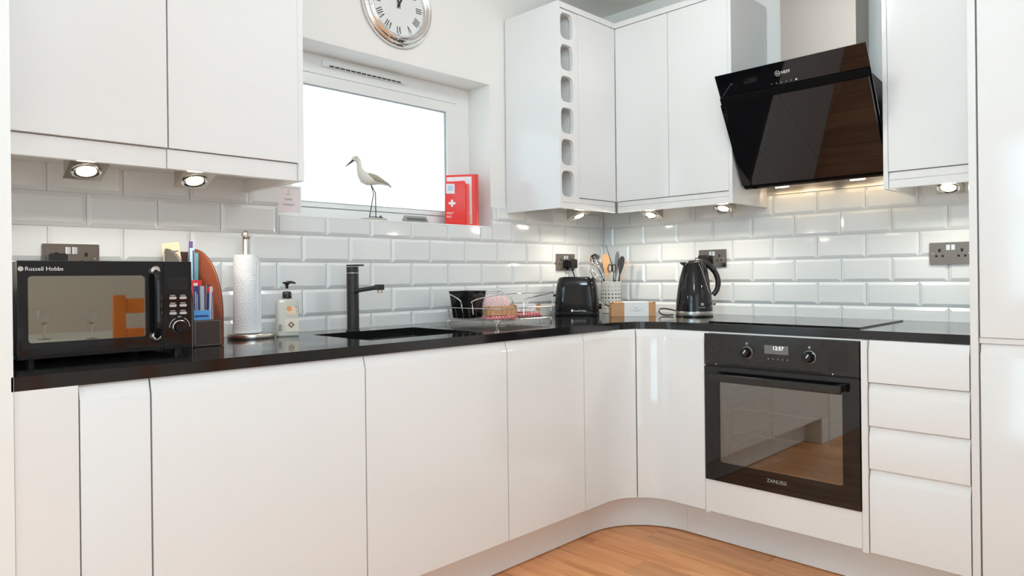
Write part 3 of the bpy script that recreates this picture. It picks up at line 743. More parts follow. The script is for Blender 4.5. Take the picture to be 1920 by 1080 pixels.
hd = MB(); hd.tube(curve3([(-2.484, my - .002, 1.125), (-2.484, my - .026, 1.112), (-2.484, my - .030, 1.045), (-2.484, my - .026, .965), (-2.484, my - .002, .952)], 5), .0085, 10)
h = hd.build('handle', BGLOSS, door, world=True)
for z in (1.126, .950):
    MB().at(Matrix.Translation((-2.484, my - .004, z)) @ Matrix.Rotation(PI / 2, 4, 'X')).lathe([(.0125, 0), (.0125, .010), (.009, .014), (0, .015)], 20).build('handle_cap', CHROME, door, world=True)
MB().box(-2.451, -2.399, my - .0036, my - .002, 1.075, 1.108).build('display', BGLASS, t, world=True)
for r in range(3):
    for c in range(2):
        x = -2.439 + c * .0265; z = 1.052 - r * .0208
        MB().prism(rrect(x - .0092, x + .0092, z - .0036, z + .0036, .0034), my - .0062, my - .002, 'y').build('button', PINKP, t, world=True, bevel=.001)
        MB().box(x - .0065, x + .0065, my - .0034, my - .0028, z + .0062, z + .0076).build('button_caption', WHITEP, t, world=True)
kn = MB().at(Matrix.Translation((-2.4215, my - .003, .972)) @ Matrix.Rotation(PI / 2, 4, 'X')).lathe([(.0175, 0), (.0175, .012), (.0155, .016), (0, .0165)], 32).build('dial', BGLOSS, t, world=True)
MB().at(Matrix.Translation((-2.4215, my - .003, .972)) @ Matrix.Rotation(PI / 2, 4, 'X')).lathe([(.0192, 0), (.0192, .004), (.0176, .005)], 32, cap0=False, cap1=False).build('dial_ring', CHROME, kn, world=True)
mb = MB()
for s_ in (-1, 1):
    pts = [(-2.4215 + s_ * .0265 * math.cos(a), my - .0034, .972 + .0265 * math.sin(a)) for a in [math.radians(q) for q in range(0, 66, 8)]]
    mb.tube(pts, .0007, 5)
mb.box(-2.426, -2.417, my - .0034, my - .0028, .9995, 1.001)
mb.build('dial_scale', WHITEP, t, world=True)
MB().prism(circ(-2.7805, 1.1315, .0058, 16), my - .0048, my - .004, 'y').build('brand_emblem', PINKP, t, world=True)
text('brand_lettering', 'Russell Hobbs', .0138, WHITEP, face_y(-2.7725, my - .0046, 1.1270), t, world=True)
mb = MB()
for x in (mx0 + .03, mx1 - .03):
    for y in (my + .03, -.09): mb.lathe([(.011, 0), (.012, .014)], 14, (x, y, ZT))
mb.build('foot', BLACK, t, world=True)

# ------------------------------------------------------------------ desk organiser with leaflets
ox0, ox1, oyf, oyb = -2.347, -2.256, -.290, -.050
t = thing('file_organiser', 'brown leather file organiser with rust-coloured arched sides beside the microwave', 'organiser', ((ox0 + ox1) / 2, -.17, ZT))
def side_prof():
    pts = [(oyb, ZT + .001), (oyf, ZT + .001), (oyf, ZT + .098)]
    n = 14
    for k in range(n + 1):
        a = PI / 2 * k / n
        pts.append((oyf + (oyb - oyf) * (1 - math.cos(a)) * .96, ZT + .098 + .200 * math.sin(a)))
    pts.append((oyb, ZT + .298)); return pts
for x, m_ in ((ox0, GREYB), (ox1 - .004, RUST)):
    sd = MB().prism(side_prof(), x, x + .004, 'x').build('side_panel', m_, t, world=True, bevel=.0008)
sp_ = side_prof()[1:]
mb = MB().tube([(ox1, y, z) for y, z in sp_], .0016, 6)
mb.tube([(ox0 + .004, y, z) for y, z in sp_], .0016, 6).build('edge_binding', LEATH, t, world=True)
MB().box(ox0 + .004, ox1 - .004, oyf, oyf + .005, ZT + .001, ZT + .080).build('front_panel', LEATH, t, world=True, bevel=.001)
MB().box(ox0 + .004, ox1 - .004, oyb - .005, oyb, ZT + .001, ZT + .290).build('back_panel', LEATH, t, world=True, bevel=.001)
MB().box(ox0 + .004, ox1 - .004, -.172, -.168, ZT + .005, ZT + .150).build('divider', RUST, t, world=True, bevel=.001)
MB().box(ox0 + .004, ox1 - .004, oyf, oyb, ZT + .001, ZT + .005).build('bottom', LEATH, t, world=True)
mb = MB()
for k in range(20):
    x = ox0 + .010 + k * .0037
    for z in (ZT + .0045, ZT + .0765): mb.box(x, x + .002, oyf - .0006, oyf, z, z + .0008)
for k in range(18):
    z = ZT + .006 + k * .004
    for x in (ox0 + .0085, ox1 - .009): mb.box(x, x + .0008, oyf - .0006, oyf, z, z + .002)
tag(mb.build('stitching', STITCH, t, world=True), kind='stuff')
COLS = {'blue': (.10, .38, .80), 'navy': (.03, .06, .22), 'teal': (.10, .42, .48), 'white': (.82, .83, .85), 'yellow': (.80, .55, .12), 'red': (.75, .05, .06),
        'cream': (.78, .66, .46), 'lblue': (.45, .66, .80), 'green': (.18, .32, .12), 'purple': (.12, .08, .25)}
CM = {k: colour('print_' + k, v) for k, v in COLS.items()}
def leaflet(label, x0, x1, y, z0, z1, m_, lean=0, twist=0, thick=.003, band=None):
    x0, x1 = [ox0 + (q - ox0) * (.72 if x1 - x0 < .09 else 1) for q in (x0, x1)]
    cx = (x0 + x1) / 2; t = thing('leaflet', label, 'leaflet', (cx, y, z0), 0, 'leaflets in the file organiser')
    Mx = Matrix.Rotation(math.radians(lean), 4, 'Y') @ Matrix.Rotation(math.radians(twist), 4, 'Z')
    hw = (x1 - x0) / 2; h = z1 - z0
    MB().at(Mx).box(-hw, hw, 0, thick, 0, h).build('pages', PAPER, t)
    MB().at(Mx).box(-hw, hw, -.0008, 0, 0, h).build('cover', m_, t)
    if band:
        mb = MB().at(Mx)
        for (a, b, c, d) in band: mb.box(-hw + a * 2 * hw, -hw + b * 2 * hw, -.0013, -.0008, c * h, d * h)
        mb.build('cover_print', CM[band_col], t)
    return t
band_col = 'navy'
leaflet('beige map leaning out of the organiser top left, above the microwave', ox0 + .010, ox0 + .082, -.075, ZT + .17, ZT + .318, CM['cream'], -7, -8, band=[(.1, .9, .80, .82), (.15, .45, .3, .7)])
leaflet('tall dark purple leaflet beside the beige map', ox0 + .075, ox0 + .092, -.100, ZT + .05, ZT + .322, CM['purple'], 2)
leaflet('tall pale blue leaflet beside the rust organiser side', ox0 + .083, ox0 + .102, -.118, ZT + .05, ZT + .300, CM['lblue'], 0, band=[(.6, .9, .6, .97)])
band_col = 'white'
leaflet('tall dark teal leaflet edge inside the organiser', ox0 + .095, ox0 + .107, -.130, ZT + .05, ZT + .285, CM['teal'], 1)
leaflet('red leaflet showing above the blue brochures in the organiser', ox0 + .065, ox0 + .110, -.160, ZT + .02, ZT + .198, CM['red'], 0, band=[(.2, .6, .9, .95)])
leaflet('green and yellow leaflet standing behind the red one', ox0 + .072, ox0 + .090, -.148, ZT + .02, ZT + .218, CM['green'], -4)
leaflet('white leaflet leaning at the left of the organiser front', ox0 + .010, ox0 + .046, -.195, ZT + .015, ZT + .190, CM['white'], -9)
leaflet('yellow leaflet low down at the left of the organiser front', ox0 + .006, ox0 + .030, -.235, ZT + .015, ZT + .130, CM['yellow'], -6)
leaflet('narrow teal brochure at the left of the blue brochures', ox0 + .040, ox0 + .056, -.205, ZT + .015, ZT + .178, CM['teal'], -3, band=[(.2, .8, .5, .9)])
leaflet('navy brochure with pale print in the organiser middle', ox0 + .052, ox0 + .074, -.212, ZT + .015, ZT + .180, CM['navy'], -1, band=[(.25, .4, .2, .9), (.6, .7, .3, .85)])
leaflet('pale blue brochure right of the navy one', ox0 + .074, ox0 + .090, -.215, ZT + .015, ZT + .180, CM['lblue'], 0)
band_col = 'red'
leaflet('dark blue brochure with a red top near the organiser right', ox0 + .089, ox0 + .103, -.222, ZT + .015, ZT + .183, CM['navy'], 2, band=[(.1, .9, .86, .97)])
band_col = 'navy'
leaflet('white brochure against the organiser right-hand side', ox0 + .101, ox0 + .121, -.225, ZT + .015, ZT + .178, CM['white'], 2, band=[(.45, .6, .1, .9)])
leaflet('bright blue landscape booklet at the very front of the organiser', ox0 + .007, ox1 - .012, oyf + .012, ZT + .008, ZT + .108, CM['blue'], 0, band=[(.12, .9, .80, .86)])

# ------------------------------------------------------------------ kitchen roll on its stand
t = thing('kitchen_roll', 'white kitchen roll on a steel stand', 'kitchen roll', (-2.083, -.098, ZT))
MB().lathe([(.074, 0), (.076, .004), (.076, .013), (.074, .016), (.0, .017)], 48).build('stand_base', STEEL, t)
MB().lathe([(.0115, .017), (.0115, .332), (.009, .336)], 24, (-.014, 0, 0)).build('pole', STEEL, t)
MB().lathe([(.004, .330), (.012, .335), (.0155, .345), (.0135, .356), (.006, .362), (0, .363)], 24, (-.014, 0, 0)).build('ball_knob', STEEL, t)
n = 64
rings = []
for r, z in ((.013, .019), (.0435, .019), (.0445, .021), (.0395, .279), (.039, .281), (.013, .281)):
    rings.append([(-.014 + r * math.cos(2 * PI * j / n), r * math.sin(2 * PI * j / n), z) for j in range(n)])
MB().loft(rings, loop=True).build('paper_roll', TOWELP, t)
MB().at(Matrix.Translation((-.014, 0, 0)) @ Matrix.Rotation(math.radians(-60), 4, 'Z')).box(.0425, .0445, -.001, .018, .022, .262).build('loose_sheet', TOWELP, t)

# ------------------------------------------------------------------ soap bottle
t = thing('soap_dispenser', 'square clear soap bottle with black pump beside the kitchen roll', 'soap bottle', (-1.965, -.125, ZT), math.radians(-18))
def sq(hx, hy, z, r): return [(x, y, z) for x, y in rrect(-hx, hx, -hy, hy, r, 4)]
MB().loft([sq(.033, .022, .0, .006), sq(.036, .025, .004, .007), sq(.036, .025, .118, .007), sq(.033, .022, .127, .009), sq(.015, .013, .131, .008)]).build('bottle', SOAPL, t)
MB().prism(rrect(-.012, .0345, .016, .062, .003), -.0262, -.0252, 'y').build('label', LABELC, t)
MB().prism(circ(.010, .088, .017, 20), -.0260, -.0252, 'y').build('peach_picture', PEACHP, t)
MB().prism(circ(.003, .096, .009, 16), -.0266, -.026, 'y').build('orange_picture', ORANGEP, t)
MB().at(Matrix.Translation((.009, 0, .040)) @ Matrix.Rotation(PI / 4, 4, 'Y')).prism([(-.008, -.008), (.008, -.008), (.008, .008), (-.008, .008)], -.0268, -.0262, 'y', holes=[[(-.004, -.004), (.004, -.004), (.004, .004), (-.004, .004)]]).build('diamond_emblem', BROWNP, t)
mb = MB()
for k in range(6): mb.box(-.033, -.022, -.0258, -.0252, .020 + k * .004, .022 + k * .004)
mb.build('barcode', BROWNP, t)
MB().prism(circ(.026, .094, .009, 16), -.0258, -.0252, 'y', holes=[circ(.026, .094, .0082, 16)]).build('round_badge', BLACKP, t)
MB().lathe([(.0148, .128), (.0155, .130), (.0155, .150), (.012, .155), (.0, .1555)], 24).build('pump_collar', BLACK, t)
MB().lathe([(.0035, .155), (.0035, .170)], 12).build('pump_stem', CREAM, t)
MB().lathe([(.0045, .165), (.006, .178), (.015, .184), (.015, .188), (.0, .190)], 20).build('pump_head', BLACK, t)
MB().tube([(0, 0, .186), (.016, -.004, .187), (.028, -.007, .183)], [.006, .0045, .0035], 10).build('pump_nozzle', BLACK, t)

# ------------------------------------------------------------------ dish rack
t = thing('dish_rack', 'chrome wire dish rack on the drainer', 'dish rack', (-1.07, -.26, ZT))
rx_0, rx_1, ry_0, ry_1 = -1.240, -.885, -.425, -.085
bz, mz = ZT + .022, ZT + .070
mb = MB()
def rloop(e, z): return [(x, y, z) for x, y in rrect(rx_0 - e, rx_1 + e, ry_0 - e, ry_1 + e, .035, 6)]
mb.tube(rloop(-.012, bz), .0022, 6, closed=True); b1 = mb.build('base_frame', STEEL, t, world=True)
MB().tube(rloop(0, mz), .0022, 6, closed=True).build('middle_rim', STEEL, t, world=True)
mb = MB()
for k in range(12):
    x = rx_0 + .03 + k * (rx_1 - rx_0 - .06) / 11
    mb.tube([(x, ry_0, mz), (x, ry_0 + .012, bz), (x, ry_1 - .012, bz), (x, ry_1, mz)], .0009, 5)
for k in range(7):
    y = ry_0 + .045 + k * (ry_1 - ry_0 - .09) / 6
    mb.tube([(rx_0, y, mz), (rx_0 + .012, y, bz), (rx_1 - .012, y, bz), (rx_1, y, mz)], .0011, 5)
tag(mb.build('base_wires', STEEL, t, world=True), kind='stuff')
for k in range(7):   # plate loops
    x = rx_0 + .045 + k * .014
    mb = MB().tube(curve3([(x, -.36, bz), (x, -.355, bz + .035), (x, -.33, bz + .048), (x, -.305, bz + .035), (x, -.30, bz)], 4), .0012, 5)
    mb.build('plate_loop', CHROME, t, world=True)
# raised end and side bows
def wire(pts, name='rim_bow', r=.0021):
    MB().tube(curve3(pts, 5), r, 7).build(name, CHROME, t, world=True)
wire([at(867, 585, y=-.33), at(865, 571, y=-.33), at(862, 563, y=-.32), at(850, 555, y=-.22), at(841, 550, y=-.10), at(852, 548, y=-.085), at(909, 547, y=-.08), at(934, 546, y=-.08), at(945, 550, y=-.10), at(959, 559, y=-.16), at(962, 575, y=-.16)])
wire([at(887, 590, y=-.415), at(885.5, 572, y=-.415), at(885, 566, y=-.415), at(900, 560, y=-.40), at(945, 551.5, y=-.36), at(980, 550, y=-.33), at(1010, 549, y=-.28), at(1040, 547, y=-.22)])
wire([at(982, 590, y=-.415), at(982, 570, y=-.415), at(982.5, 563, y=-.41), at(990, 559, y=-.38), at(1010, 554.5, y=-.27), at(1030, 550, y=-.14), at(1037, 549.5, y=-.10), at(1036, 560, y=-.10), at(1033, 583, y=-.10)])
for k in range(5):
    x = -1.06 + k * .032; wire([(x, -.085, mz), (x, -.083, mz + .052)], 'upright', .0011)
MB().tube([(-1.08, -.083, mz + .052), (-.895, -.083, mz + .052)], .0018, 6).build('back_rail', CHROME, t, world=True)
for x, y in ((rx_0 + .02, ry_0 + .02), (rx_1 - .02, ry_0 + .02), (rx_0 + .02, ry_1 - .02), (rx_1 - .02, ry_1 - .02)):
    MB().tube(curve3([(x, y, bz), (x, y - .006, bz - .010), (x, y, ZT + .0005), (x, y + .006, bz - .010)], 3), .0022, 6).build('foot', CHROME, t, world=True)
# things in the rack
t = thing('cutlery_pot', 'black square cutlery pot at the left end of the dish rack', 'pot', (-1.150, -.150, bz + .003), math.radians(12))
n_ = 4
def sqo(h, z): return [(x, y, z) for x, y in rrect(-h, h, -h * .85, h * .85, .008, 4)]
MB().loft([sqo(.050, 0), sqo(.053, .004), sqo(.064, .112), sqo(.061, .112), sqo(.050, .006)], cap1=True).build('pot_body', BGLOSS, t)
MB().loft([sqo(.064, .110), sqo(.0665, .111), sqo(.0665, .114), sqo(.061, .114)], cap0=False, cap1=False).build('rim', BGLOSS, t)
def checker(name, c1, c2, s):
    m = bpy.data.materials.new(name); m.use_nodes = True; nt = m.node_tree; b = nt.nodes['Principled BSDF']; b.inputs['Roughness'].default_value = .9
    tc = nt.nodes.new('ShaderNodeTexCoord'); ck = nt.nodes.new('ShaderNodeTexChecker'); ck.inputs['Scale'].default_value = s
    ck.inputs['Color1'].default_value = (*c1, 1); ck.inputs['Color2'].default_value = (*c2, 1)
    nt.links.new(tc.outputs['Object'], ck.inputs['Vector']); nt.links.new(ck.outputs[0], b.inputs['Base Color']); return m
TEA1 = checker('red_white_check_cloth', (.80, .03, .05), (.84, .66, .66), 150)
TEA2 = checker('pink_white_check_cloth', (.82, .40, .40), (.84, .74, .73), 170)
def cloth(label, cx, cy, z, hx, hy, h, m_, rz, layers=3):
    t = thing('tea_towel', label, 'towel', (cx, cy, z), rz, 'folded tea towels in the dish rack')
    for k in range(layers):
        z0 = k * h / layers; rings = []
        for i, (e, zz) in enumerate(((.0, z0), (.004, z0 + h / layers * .3), (.004, z0 + h / layers * .7), (.0, z0 + h / layers * .97))):
            rings.append([(x + .003 * math.sin(y * 70 + k), y + .002 * math.sin(x * 60 + k * 2), zz + .002 * math.sin(x * 45 + y * 30 + k)) for x, y in rrect(-hx - e + k * .002, hx + e - k * .002, -hy - e, hy + e, .014, 4)])
        MB().loft(rings).build('fold', m_, t)
    return t
cloth('folded red and white checked tea towel lying right under the sleeved box in the rack', -.945, -.285, bz + .002, .062, .055, .018, TEA1, math.radians(-20))
cloth('folded red checked tea towel lying left under the plain brown box in the rack', -1.150, -.345, bz + .002, .060, .045, .016, TEA1, math.radians(-24))
t = thing('tea_towel', 'pink and white checked tea towel bunched up behind the brown box in the rack', 'towel', (-1.050, -.215, bz + .006), math.radians(-38), 'folded tea towels in the dish rack')
rings = []
for r, z in ((.048, .0), (.056, .014), (.058, .038), (.054, .062), (.044, .078), (.022, .086), (.004, .087)):
    rings.append([(r * 1.12 * (1 + .05 * math.sin(5 * a)) * math.cos(a), r * .6 * (1 + .06 * math.sin(7 * a + 1)) * math.sin(a), z + .003 * math.sin(4 * a)) for a in [2 * PI * j / 36 for j in range(36)]])
MB().loft(rings).build('bunched_cloth', TEA2, t)
def sleeved_box(label, loc, rz, L, D, H, s0, s1, plain=False, group='brown card boxes with a white sleeve'):
    t = thing('gift_box', label, 'box', loc, rz, group)
    MB().box(-L / 2, L / 2, -D / 2, D / 2, 0, H).build('card_box', CARD, t, bevel=.002)
    if not plain:
        e = .0008
        MB().box(s0, s1, -D / 2 - e, D / 2 + e, -.0 + .0002, H + e).build('paper_sleeve', PAPER, t, bevel=.0006)
        c = (s0 + s1) / 2; mb = MB()
        mb.box(c - .006, c + .006, -D / 2 - e - .0003, -D / 2 - e, H * .58, H * .62); mb.box(c - .030, c + .030, -D / 2 - e - .0003, -D / 2 - e, H * .44, H * .46)
        mb.box(c - .014, c + .014, -D / 2 - e - .0003, -D / 2 - e, H * .36, H * .38)
        mb.build('sleeve_print', GREYP, t)
    MB().box(-L / 2 + .004, -L / 2 + .010, -D / 2 - .0004, -D / 2 + .004, H - .004, H + .0005).box(L / 2 - .010, L / 2 - .004, -D / 2 - .0004, -D / 2 + .004, H - .004, H + .0005).build('tuck_slot', DARKHOLE, t)
    return t
sleeved_box('brown card box with white paper sleeve on the worktop corner, left of the kettle', (-.335, -.425, ZT), -PI / 4, .213, .085, .068, -.045, .072)
sleeved_box('plain brown card box lying at the front of the dish rack', (-1.150, -.350, bz + .019), math.radians(-24), .128, .05, .036, 0, 0, plain=True)
sleeved_box('brown card box with white sleeve at the back right of the dish rack', (-.950, -.300, bz + .026), math.radians(-20), .122, .05, .030, -.060, .038)

# ------------------------------------------------------------------ toaster
t = toaster = thing('toaster', 'glossy black toaster in the corner', 'toaster', (-.420, -.150, ZT), math.radians(-52))
def tr(hx, hy, z, r): return [(x, y, z) for x, y in rrect(-hx, hx, -hy, hy, r, 7)]
MB().loft([tr(.108, .066, .0, .040), tr(.112, .070, .006, .042), tr(.112, .070, .018, .042)]).build('plinth_base', BLACK, t)
MB().loft([tr(.110, .068, .018, .042), tr(.112, .070, .030, .044), tr(.109, .069, .080, .046), tr(.102, .066, .140, .046), tr(.094, .062, .178, .046), tr(.086, .056, .190, .042), tr(.074, .046, .1925, .034)]).build('body', BGLOSS, t)
for y in (-.019, .019): MB().box(-.062, .062, y - .010, y + .010, .189, .1932).build('slot', DARKHOLE, t)
MB().box(-.118, -.106, -.012, .012, .095, .107).build('lever', BLACK, t, bevel=.003)
MB().at(Matrix.Translation((.106, -.02, .045)) @ Matrix.Rotation(PI / 2, 4, 'Y')).lathe([(.014, 0), (.014, .014), (.012, .017)], 20).build('browning_dial', BGLOSS, t)
MB().prism(circ(-.022, .026, .006, 14), -.0712, -.0690, 'y').build('brand_emblem', WHITEP, t)
text('brand_lettering', 'Russell Hobbs', .0105, WHITEP, face_y(-.013, -.0708, .022), t)
o = MB().tube(curve3([(-.308, -.030, 1.125), (-.300, -.034, 1.10), (-.300, -.045, 1.05), (-.29, -.06, .98), (-.29, -.09, ZT + .006)], 5), .0032, 7).build('cord', BLACK, toaster, world=True)
o = MB().tube(curve3([(-.305, -.235, ZT + .055), (-.290, -.245, ZT + .045), (-.275, -.26, ZT + .028), (-.265, -.275, ZT + .034), (-.255, -.26, ZT + .015), (-.27, -.25, ZT + .005), (-.31, -.275, ZT + .0045)], 6), .0036, 7).build('cord', BLACK, toaster, world=True)

# ------------------------------------------------------------------ utensil pot and utensils
UXc, UYc = -.160, -.170
t = thing('utensil_pot', 'pale perforated metal utensil pot in the corner', 'pot', (UXc, UYc, ZT))
MB().lathe([(.050, 0), (.0525, .002), (.0525, .162), (.0535, .164), (.0515, .165), (.0495, .162), (.0495, .004)], 40, cap0=True, cap1=True).build('pot_body', CREAM, t)
mb = MB()
for r in range(7):
    for k in range(18):
        a = 2 * PI * (k + .0) / 18 + .06; z = .024 + r * .019
        rad = (.0026, .0028, .0034, .0044, .0040, .0026, .0022)[r]
        M_ = Matrix.Rotation(a, 4, 'Z') @ Matrix.Translation((.0526, 0, z)) @ Matrix.Rotation(PI / 2, 4, 'Y')
        mb.at(M_).prism(circ(0, 0, rad, 8), -.0004, .0003, 'z')
tag(mb.build('perforations', DARKHOLE, t), kind='stuff')
Rr = Vector((.703, -.711, 0)); Ff = Vector((.711, .703, 0)); UP = Vector((0, 0, 1)); UB = Vector((UXc, UYc, ZT))
def U(r, h, d=0): return UB + Rr * r + Ff * d + UP * h
def paddle(label, name, tip, base, wid, ln, hm, bm_, cat='utensil', thick=.004, hr=.004):
    """handle from base to near the tip, then a flat rounded blade"""
    t = thing(name, label, cat, tuple(base), 0, 'utensils in the perforated pot')
    tip = Vector(tip); base = Vector(base); d = (tip - base); L = d.length; d.normalize()
    side = Rr - d * Rr.dot(d); side.normalize(); nn = d.cross(side)
    s = tip - d * ln
    MB().tube([base - base, (s - base)], [hr, hr], 8).build('handle', hm, t)
    rings = []
    for k in range(9):
        f = k / 8; wv = wid * (math.sin(PI * min(.5, f * .62 + .06)) if f < .8 else math.sqrt(max(.0, 1 - ((f - .8) / .2) ** 2 * .85)))
        c = s + d * ln * f - base
        rings.append([c + side * wv + nn * thick / 2, c - side * wv + nn * thick / 2, c - side * wv - nn * thick / 2, c + side * wv - nn * thick / 2])
    MB().loft(rings).build('blade', bm_, t, bevel=.0008)
    return t
paddle('light wooden spatula with a flat top in the utensil pot', 'wooden_spatula', U(-.030, .312), U(-.006, .012), .019, .13, WOODL, WOODL)
paddle('dark slotted turner leaning right in the utensil pot', 'dark_turner', U(.038, .325, .012), U(.008, .012, .01), .011, .15, BMATT, DSTEEL)
paddle('dark oval spoon at the right side of the utensil pot', 'dark_spoon', U(.060, .298, -.006), U(.015, .012, -.008), .0145, .10, BMATT, BMATT)
paddle('thin pale wooden fork leaning furthest right in the utensil pot', 'wooden_fork', U(.098, .280, .0), U(-.020, .012, .012), .005, .06, PALEW, PALEW, hr=.0025)
paddle('second dark handled spoon behind the spatula in the utensil pot', 'dark_ladle', U(-.055, .265, .015), U(-.006, .012, .012), .014, .070, BMATT, DSTEEL)
t = thing('knife_steel', 'long thin dark skewer rising above the other utensils', 'utensil', tuple(U(.022, .012, -.01)), 0, 'utensils in the perforated pot')
MB().tube([(0, 0, 0), tuple(U(.006, .255) - U(.022, .012, -.01))], .0045, 8).build('handle', BMATT, t)
MB().tube([tuple(U(.006, .255) - U(.022, .012, -.01)), tuple(U(-.026, .358) - U(.022, .012, -.01))], [.0024, .0012], 6).build('shaft', DARKW, t)
t = thing('kitchen_scissors', 'black looped handles of a utensil in the middle of the pot', 'utensil', tuple(U(.0, .02, -.02)), 0, 'utensils in the perforated pot')
for s_ in (-1, 1):
    c = Vector((0, 0, .215)) + Rr * .011 * s_ + Rr * .002
    MB().tube([c + Rr * .010 * math.cos(a) + UP * .020 * math.sin(a) for a in [2 * PI * k / 16 for k in range(16)]], .0026, 7, closed=True).build('finger_loop', BLACK, t)
MB().tube([Vector((0, 0, .0)), Vector((0, 0, .197)) + Rr * .004], .005, 8).build('blades', STEEL, t)
def whisk(label, tip_r, tip_h, d0):
    b = U(.036, .012, d0); t = thing('whisk', label, 'utensil', tuple(b), 0, 'utensils in the perforated pot')
    tip = U(tip_r, tip_h, d0) - b; d = tip.normalized(); s = tip - d * .105
    side = (Rr - d * Rr.dot(d)).normalized(); nn = d.cross(side)
    MB().tube([(0, 0, 0), s], .0045, 8).build('handle', CHROME, t)
    for k in range(6):
        an = PI * k / 6; q = side * math.cos(an) + nn * math.sin(an)
        pts = [s + d * .105 * (.5 - .5 * math.cos(PI * f)) * 1.0 + q * .030 * math.sin(PI * f) ** .8 * (1 if True else 0) for f in [j / 8 for j in range(9)]]
        pts2 = [s + d * .105 * (.5 - .5 * math.cos(PI * f)) - q * .030 * math.sin(PI * f) ** .8 for f in [j / 8 for j in range(8, -1, -1)]]
        MB().tube(pts + pts2[1:], .0009, 5).build('whisk_wire', CHROME, t)
whisk('wire whisk leaning furthest left over the toaster from the utensil pot', -.105, .262, -.014)
t = thing('slotted_spoon', 'shiny steel slotted spoon leaning left above the whisk', 'utensil', tuple(U(.020, .012, .018)), 0, 'utensils in the perforated pot')
b = U(.020, .012, .018); c = U(-.080, .282, .018) - b
MB().tube([(0, 0, 0), c], .004, 8).build('handle', STEEL, t)
dd = c.normalized(); side = (Rr - dd * Rr.dot(dd)).normalized(); nn = dd.cross(side)
MB().loft([[c + (side * math.cos(a) * .029 * f + dd * math.sin(a) * .032 * f) + nn * (.012 * (1 - f * f)) for a in [2 * PI * k / 24 for k in range(24)]] for f in (1, .8, .55, .3, .05)], cap0=False).build('bowl', CHROME, t)
mb = MB()
for k in range(-2, 3): mb.tube([c + side * k * .009 - dd * .014 + nn * .009 - nn * .0125 * (.0), c + side * k * .009 + dd * .014 + nn * .009], .0022, 6)
mb.build('slots', DARKHOLE, t)

# ------------------------------------------------------------------ kettle
t = thing('kettle', 'black jug kettle with a steel base ring', 'kettle', (-.190, -.678, ZT), -PI / 4)
MB().lathe([(.086, 0), (.088, .003), (.086, .007)], 40).build('power_base', BLACK, t)
MB().lathe([(.0855, .008), (.086, .010), (.0858, .024), (.085, .025)], 48).build('base_ring', STEEL, t)
def ell(cx, rx, ry, z, tilt=0, n=40): return [(cx + rx * math.cos(a), ry * math.sin(a), z + tilt * math.cos(a)) for a in [2 * PI * k / n for k in range(n)]]
MB().loft([ell(0, .085, .085, .0255), ell(0, .0850, .0845, .034), ell(0, .0835, .083, .070), ell(0, .0775, .077, .120), ell(-.001, .0690, .067, .165), ell(-.002, .058, .056, .205), ell(-.002, .0485, .047, .238, .002), ell(-.003, .044, .042, .252, .004)]).build('body', BGLOSS, t)
MB().loft([ell(-.003, .045, .043, .252, .004), ell(-.003, .045, .043, .255, .004), ell(-.004, .038, .036, .263, .004), ell(-.004, .015, .014, .267, .001)]).build('lid', BLACK, t)
MB().loft([[(x, y, z) for x, y, z in r] for r in (
    [(-.036, -.020, .232), (-.036, .020, .232), (-.040, .018, .254), (-.040, -.018, .254)],
    [(-.050, -.012, .240), (-.050, .012, .240), (-.052, .011, .256), (-.052, -.011, .256)],
    [(-.066, -.005, .250), (-.066, .005, .250), (-.066, .005, .255), (-.066, -.005, .255)])]).build('spout', BGLOSS, t, bevel=.002)
MB().tube(curve3([(-.058, 0, .257), (-.030, -.030, .255), (.0, -.043, .256), (.016, -.040, .258)], 6), .0014, 6).build('lid_trim', STEEL, t)
# handle spine down the back and the hooked grip
MB().tube(curve3([(.006, 0, .262), (.036, 0, .256), (.068, 0, .243), (.098, 0, .212), (.114, 0, .170), (.110, 0, .128), (.090, 0, .100)], 6),
          [.016] * 8 + [.0145] * 10 + [.013] * 10 + [.012] * 8 + [.011], 14).build('handle', BLACK, t)
MB().loft([ell(.030, .026, .018, .262, 0, 20), ell(.040, .024, .021, .225, 0, 20), ell(.054, .019, .021, .170, 0, 20), ell(.066, .013, .018, .110, 0, 20), ell(.074, .005, .008, .075, 0, 20)]).build('handle_root', BLACK, t)
MB().tube(curve3([(.012, -.0415, .250), (.026, -.0455, .215), (.040, -.0530, .165), (.055, -.0560, .115), (.068, -.0500, .085)], 5), .0013, 6).build('trim_line', STEEL, t)
MB().prism(circ(.016, .060, .0075, 16), -.0838, -.0825, 'y').build('brand_emblem', GREYP, t)
text('brand_lettering', 'Russell Hobbs', .0052, WHITEP, face_y(.000, -.0852, .043), t)
MB().tube([(.083, -.02, .058), (.096, -.024, .058)], .003, 8).build('switch', BLACK, t)
for lab, pts in (('upper loop of black kettle cord lying between the card box and kettle', [(-.215, -.500, ZT + .030), (-.20, -.520, ZT + .033), (-.19, -.555, ZT + .028), (-.188, -.586, ZT + .020)]),
                 ('lower loop of black kettle cord lying on the worktop left of the kettle', [(-.215, -.497, ZT + .022), (-.235, -.525, ZT + .008), (-.245, -.560, ZT + .0045), (-.232, -.592, ZT + .006)])):
    MB().tube(curve3(pts, 6), .0034, 8).build('cord', BLACK, t, world=True)

